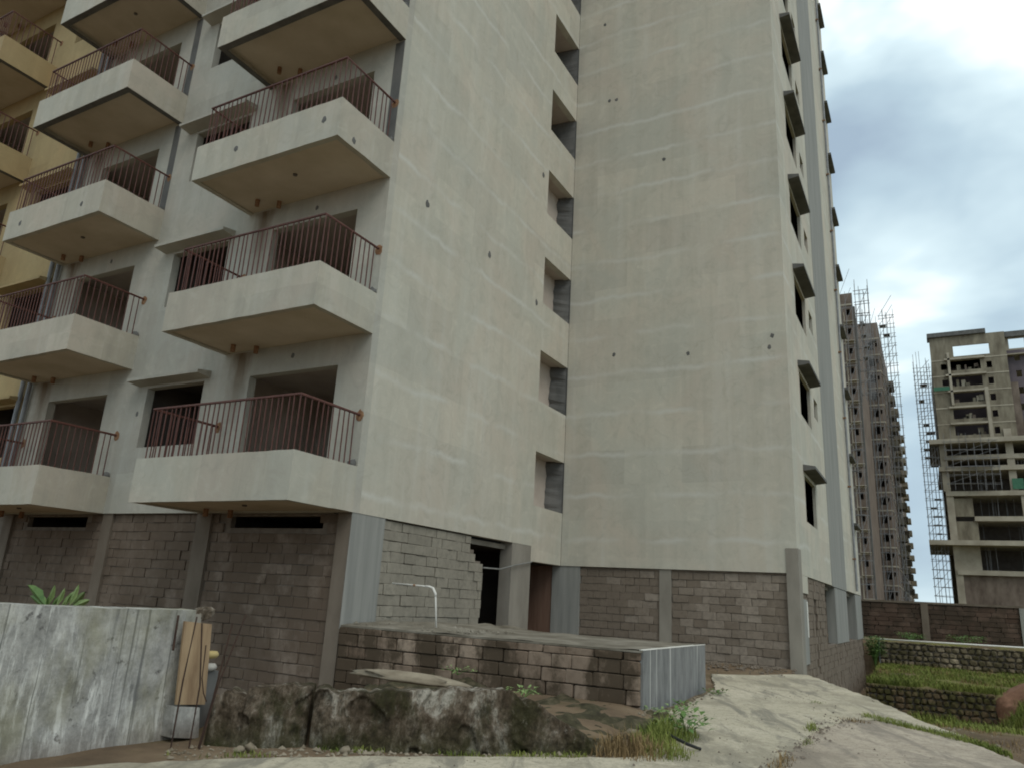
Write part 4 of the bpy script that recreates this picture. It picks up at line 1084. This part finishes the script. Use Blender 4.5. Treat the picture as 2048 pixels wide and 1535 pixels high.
for x_, y_ in ((1.38, 99.8), (2.72, 124.8), (3.95, 124.8)):
    MB().tube([(x_, y_, -2), (x_, y_, 41)], .07, 6).build('waste_pipe', 'tower_concrete' if y_ < 110 else 'concrete_dark', t1)
def scaffold(name, label, x0, x1, ya, yb, z0, z1, nx_, dz, seed, parent=None, miss=.0, r_=.05):
    rnd = random.Random(seed); q = MB()
    xs_ = [x0 + (x1 - x0) * i / nx_ for i in range(nx_ + 1)]
    for y_ in (ya, yb):
        for x_ in xs_: q.tube([(x_ + rnd.uniform(-.1, .1), y_, z0), (x_ + rnd.uniform(-.1, .1), y_, z1 + rnd.uniform(-1.5, 2))], r_, 4)
        z = z0 + 1
        while z < z1:
            if rnd.random() > miss: q.tube([(x0 - .2, y_, z + rnd.uniform(-.1, .1)), (x1 + .2, y_, z + rnd.uniform(-.15, .15))], r_, 4)
            z += dz
    z = z0 + 1
    while z < z1:
        for x_ in xs_[::2]:
            q.tube([(x_, ya, z), (x_, yb, z)], r_ * .9, 4)
        if rnd.random() < .6 : q.tube([(xs_[0], ya, z), (xs_[-1], ya, z + dz * 2)], r_ * .9, 4)
        z += dz
    z = z0 + 1
    while z < z1 - 1:
        if rnd.random() < .55:
            u = rnd.uniform(0, .5); q.box(x0 + (x1 - x0) * u, x0 + (x1 - x0) * min(1, u + rnd.uniform(.3, .6)), ya + .05, yb - .05, z, z + .07)
        z += dz
    o = q.build('poles' if parent else name, 'scaffold_pole', parent)
    if not parent: tag(o, label, 'scaffolding')
    return o
scaffold('scaffolding', 'thin pole scaffolding rising above the nearer wing of the brown brick tower', 2.95, 4.6, 100.4, 101.6, 28, 45, 3, 1.7, 1)
scaffold('scaffolding', 'thin pole scaffolding standing along the balcony side of the brown brick tower', 4.95, 7.2, 127, 128.5, 22, 50, 4, 1.8, 2)
scaffold('scaffolding', 'short pole frame on the roof of the brown brick tower', 1.5, 2.4, 126, 127, 47.9, 51, 2, 1.5, 3)
scaffold('scaffolding', 'thin pole scaffolding covering the farther front of the brown brick tower', 2.7, 4.6, 123.4, 124.4, -1, 47, 3, 2.95, 6, r_=.04)
scaffold('scaffolding', 'thin pole scaffolding covering the nearer front of the brown brick tower', .3, 2.6, 98.6, 99.2, -1, 43, 3, 2.95, 8, r_=.035)
scaffold('scaffolding', 'thin pole scaffolding along the base of the balcony side of the brown brick tower', 4.95, 6.0, 126, 127, -1, 22, 2, 2.2, 7, r_=.04)
# concrete frame tower
t2 = thing('concrete_tower', 'grey concrete-framed tower with open podium floors and a see-through top storey', 'tower')
Y2 = 140.0; TX0, TX1 = 12.55, 24.3; ZP = 29.6; PT2 = 2.98
hs = []
for k in range(5):
    z = ZP + .2 + k * PT2
    hs += [(15.2, 20.2, z + .95, z + 2.75), (21.1, 21.9, z + 1.0, z + 2.2)]
    if k in (3, 4): hs.append((14.0, 15.0, z + 1.2, z + 2.3))
hs += [(16.2, 21.8, 45.3, 47.3)]
panel(MB(), 'Y', Y2, TX0, TX1, ZP, 49.2, hs, .35).build('front_wall', 'tower_brick_grey', t2)
room(MB(), TX0 + .3, TX1 - .3, Y2 + 1.3, Y2 + 6, ZP, 44.9).build('interior', 'tower_purple', t2)
for k in range(6):
    z = ZP + .2 + k * PT2
    if k: MB().box(14.6, 20.9, Y2 - .5, Y2 - .003, z - .12, z + .22).build('balcony_slab', 'tower_concrete', t2)
    MB().box(TX0 - .03, TX1 + .02, Y2 - .06, Y2 - .003, z - .09, z + .12).build('floor_band', 'tower_concrete', t2)
MB().box(20.3, 20.85, Y2 - .58, Y2 - .51, ZP, ZP + 3.2 * PT2).build('column', 'tower_concrete', t2)
MB().box(15.1, 15.5, Y2 - .50, Y2 - .004, ZP + 2.2 * PT2, 46).build('column', 'tower_concrete', t2)
MB().box(TX0 - .3, 21.5, Y2 - .5, Y2 + 2.5, 49.2, 50.0).build('roof_edge', 'concrete_dark', t2)
MB().box(21.6, 27.6, Y2 + .6, Y2 + 2.2, 48.3, 49.3).build('roof_beam', 'concrete_dark', t2)
# recessed bluish wing on the right
panel(MB(), 'Y', Y2 + 1.5, 24.31, 40, ZP, 46.0, [(25.5, 26.3, z_, z_ + 1.2) for z_ in (32, 35, 38, 41, 44)], .35).build('recessed_wall', 'tower_purple', t2)
MB().box(24.35, 25.5, Y2 + .9, Y2 + 1.48, ZP, 40).build('brick_pier', 'tower_brick', t2)
panel(MB(), 'Y', Y2 + 1.5, 24.31, 28, 46.002, 49.0, [(24.9, 27.3, 46.3, 48.2)], .35).build('top_frame', 'tower_concrete', t2)
MB().box(TX0, TX0 + .4, Y2 + .36, Y2 + 22, ZP, 45).build('side_wall', 'tower_brick_grey', t2)
MB().box(TX0 + .1, 40, Y2 + 21, Y2 + 22, 2, 44.8).build('rear_wall', 'tower_brick_grey', t2)
MB().box(TX0 + .1, 40, Y2 + .5, Y2 + 21, 44.9, 45.1).build('roof_slab', 'tower_concrete', t2)
# podium: columns, slabs, infill
for zb, x0_, pr in ((29.5, 10.9, 1.6), (26.7, 12.9, .5), (24.7, 12.0, .9), (20.4, 12.7, .6), (16.1, 16.6, .4), (11.9, 9.4, 2.2), (7.1, 13.2, .6)):
    MB().box(x0_, 40, Y2 - pr, Y2 + 21, zb - .42, zb + .38).build('floor_slab', 'tower_concrete', t2)
for x0_, z0_, z1_ in ((12.4, 20.8, 29.08), (12.7, 12.3, 20), (12.9, -2, 11.48), (22.3, 20.8, 31.5), (23.6, 12.3, 20), (25.2, -2, 11.4)):
    MB().box(x0_, x0_ + 1.1, Y2 - .35, Y2 + .7, z0_, z1_).build('column', 'tower_concrete', t2)
for x0_, x1_, z0_, z1_, mt_ in ((13.7, 17.0, 12.29, 15.67, 'tower_brick_grey'), (13.7, 16.6, 16.49, 19.6, 'tower_brick_grey'), (13.9, 16.9, 7.49, 11.47, 'tower_concrete'), (13.9, 40, -2, 6.67, 'tower_brick')):
    MB().box(x0_, x1_, Y2 + .1, Y2 + .4, z0_, z1_).build('infill_wall', mt_, t2)
MB().box(13, 40, Y2 + 9, Y2 + 9.3, 7, 29).build('core_wall', 'interior_dark', t2)
MB().box(22.6, 24.2, Y2 - .62, Y2 - .55, 21, 22.8).build('safety_net', 'net_green', t2)
MB().box(12.5, 15, Y2 - .62, Y2 - .55, ZP + 3 * PT2 + .4, ZP + 3 * PT2 + 1.1).build('safety_net', 'net_green', t2)
rp = random.Random(9)
for zb, zt in ((20.8, 24.2), (25.1, 26.2), (16.5, 19.9), (12.3, 15.6), (7.5, 11.4)):
    q = MB()
    for _ in range(16):
        x_ = rp.uniform(16.8, 30); y_ = Y2 + rp.uniform(.6, 5); q.tube([(x_, y_, zb), (x_ + rp.uniform(-.1, .1), y_, zt)], .055, 4)
    stuff(q.build('slab_props', 'scaffold_pole', t2))
for k in range(5):
    z = ZP + .2 + k * PT2
    for _ in range(5):
        x_ = rp.uniform(15.3, 19.6); MB().box(x_, x_ + rp.uniform(.3, .9), Y2 + .6, Y2 + .9, z + .3, z + rp.uniform(1.2, 2.4)).build('partition', rp.choice(('tower_brick', 'tower_brick_grey', 'tower_concrete')), t2)
scaffold('scaffolding', 'sparse pole scaffolding across the middle floors of the grey concrete-framed tower', 13.2, 21.0, 138.3, 139.0, 20.9, 30, 7, 1.5, 12, r_=.035)
scaffold('scaffolding', 'dense pole scaffolding climbing the side of the grey concrete-framed tower', 9.6, 12.2, 139.6, 142, 2, 45, 5, 1.5, 5)
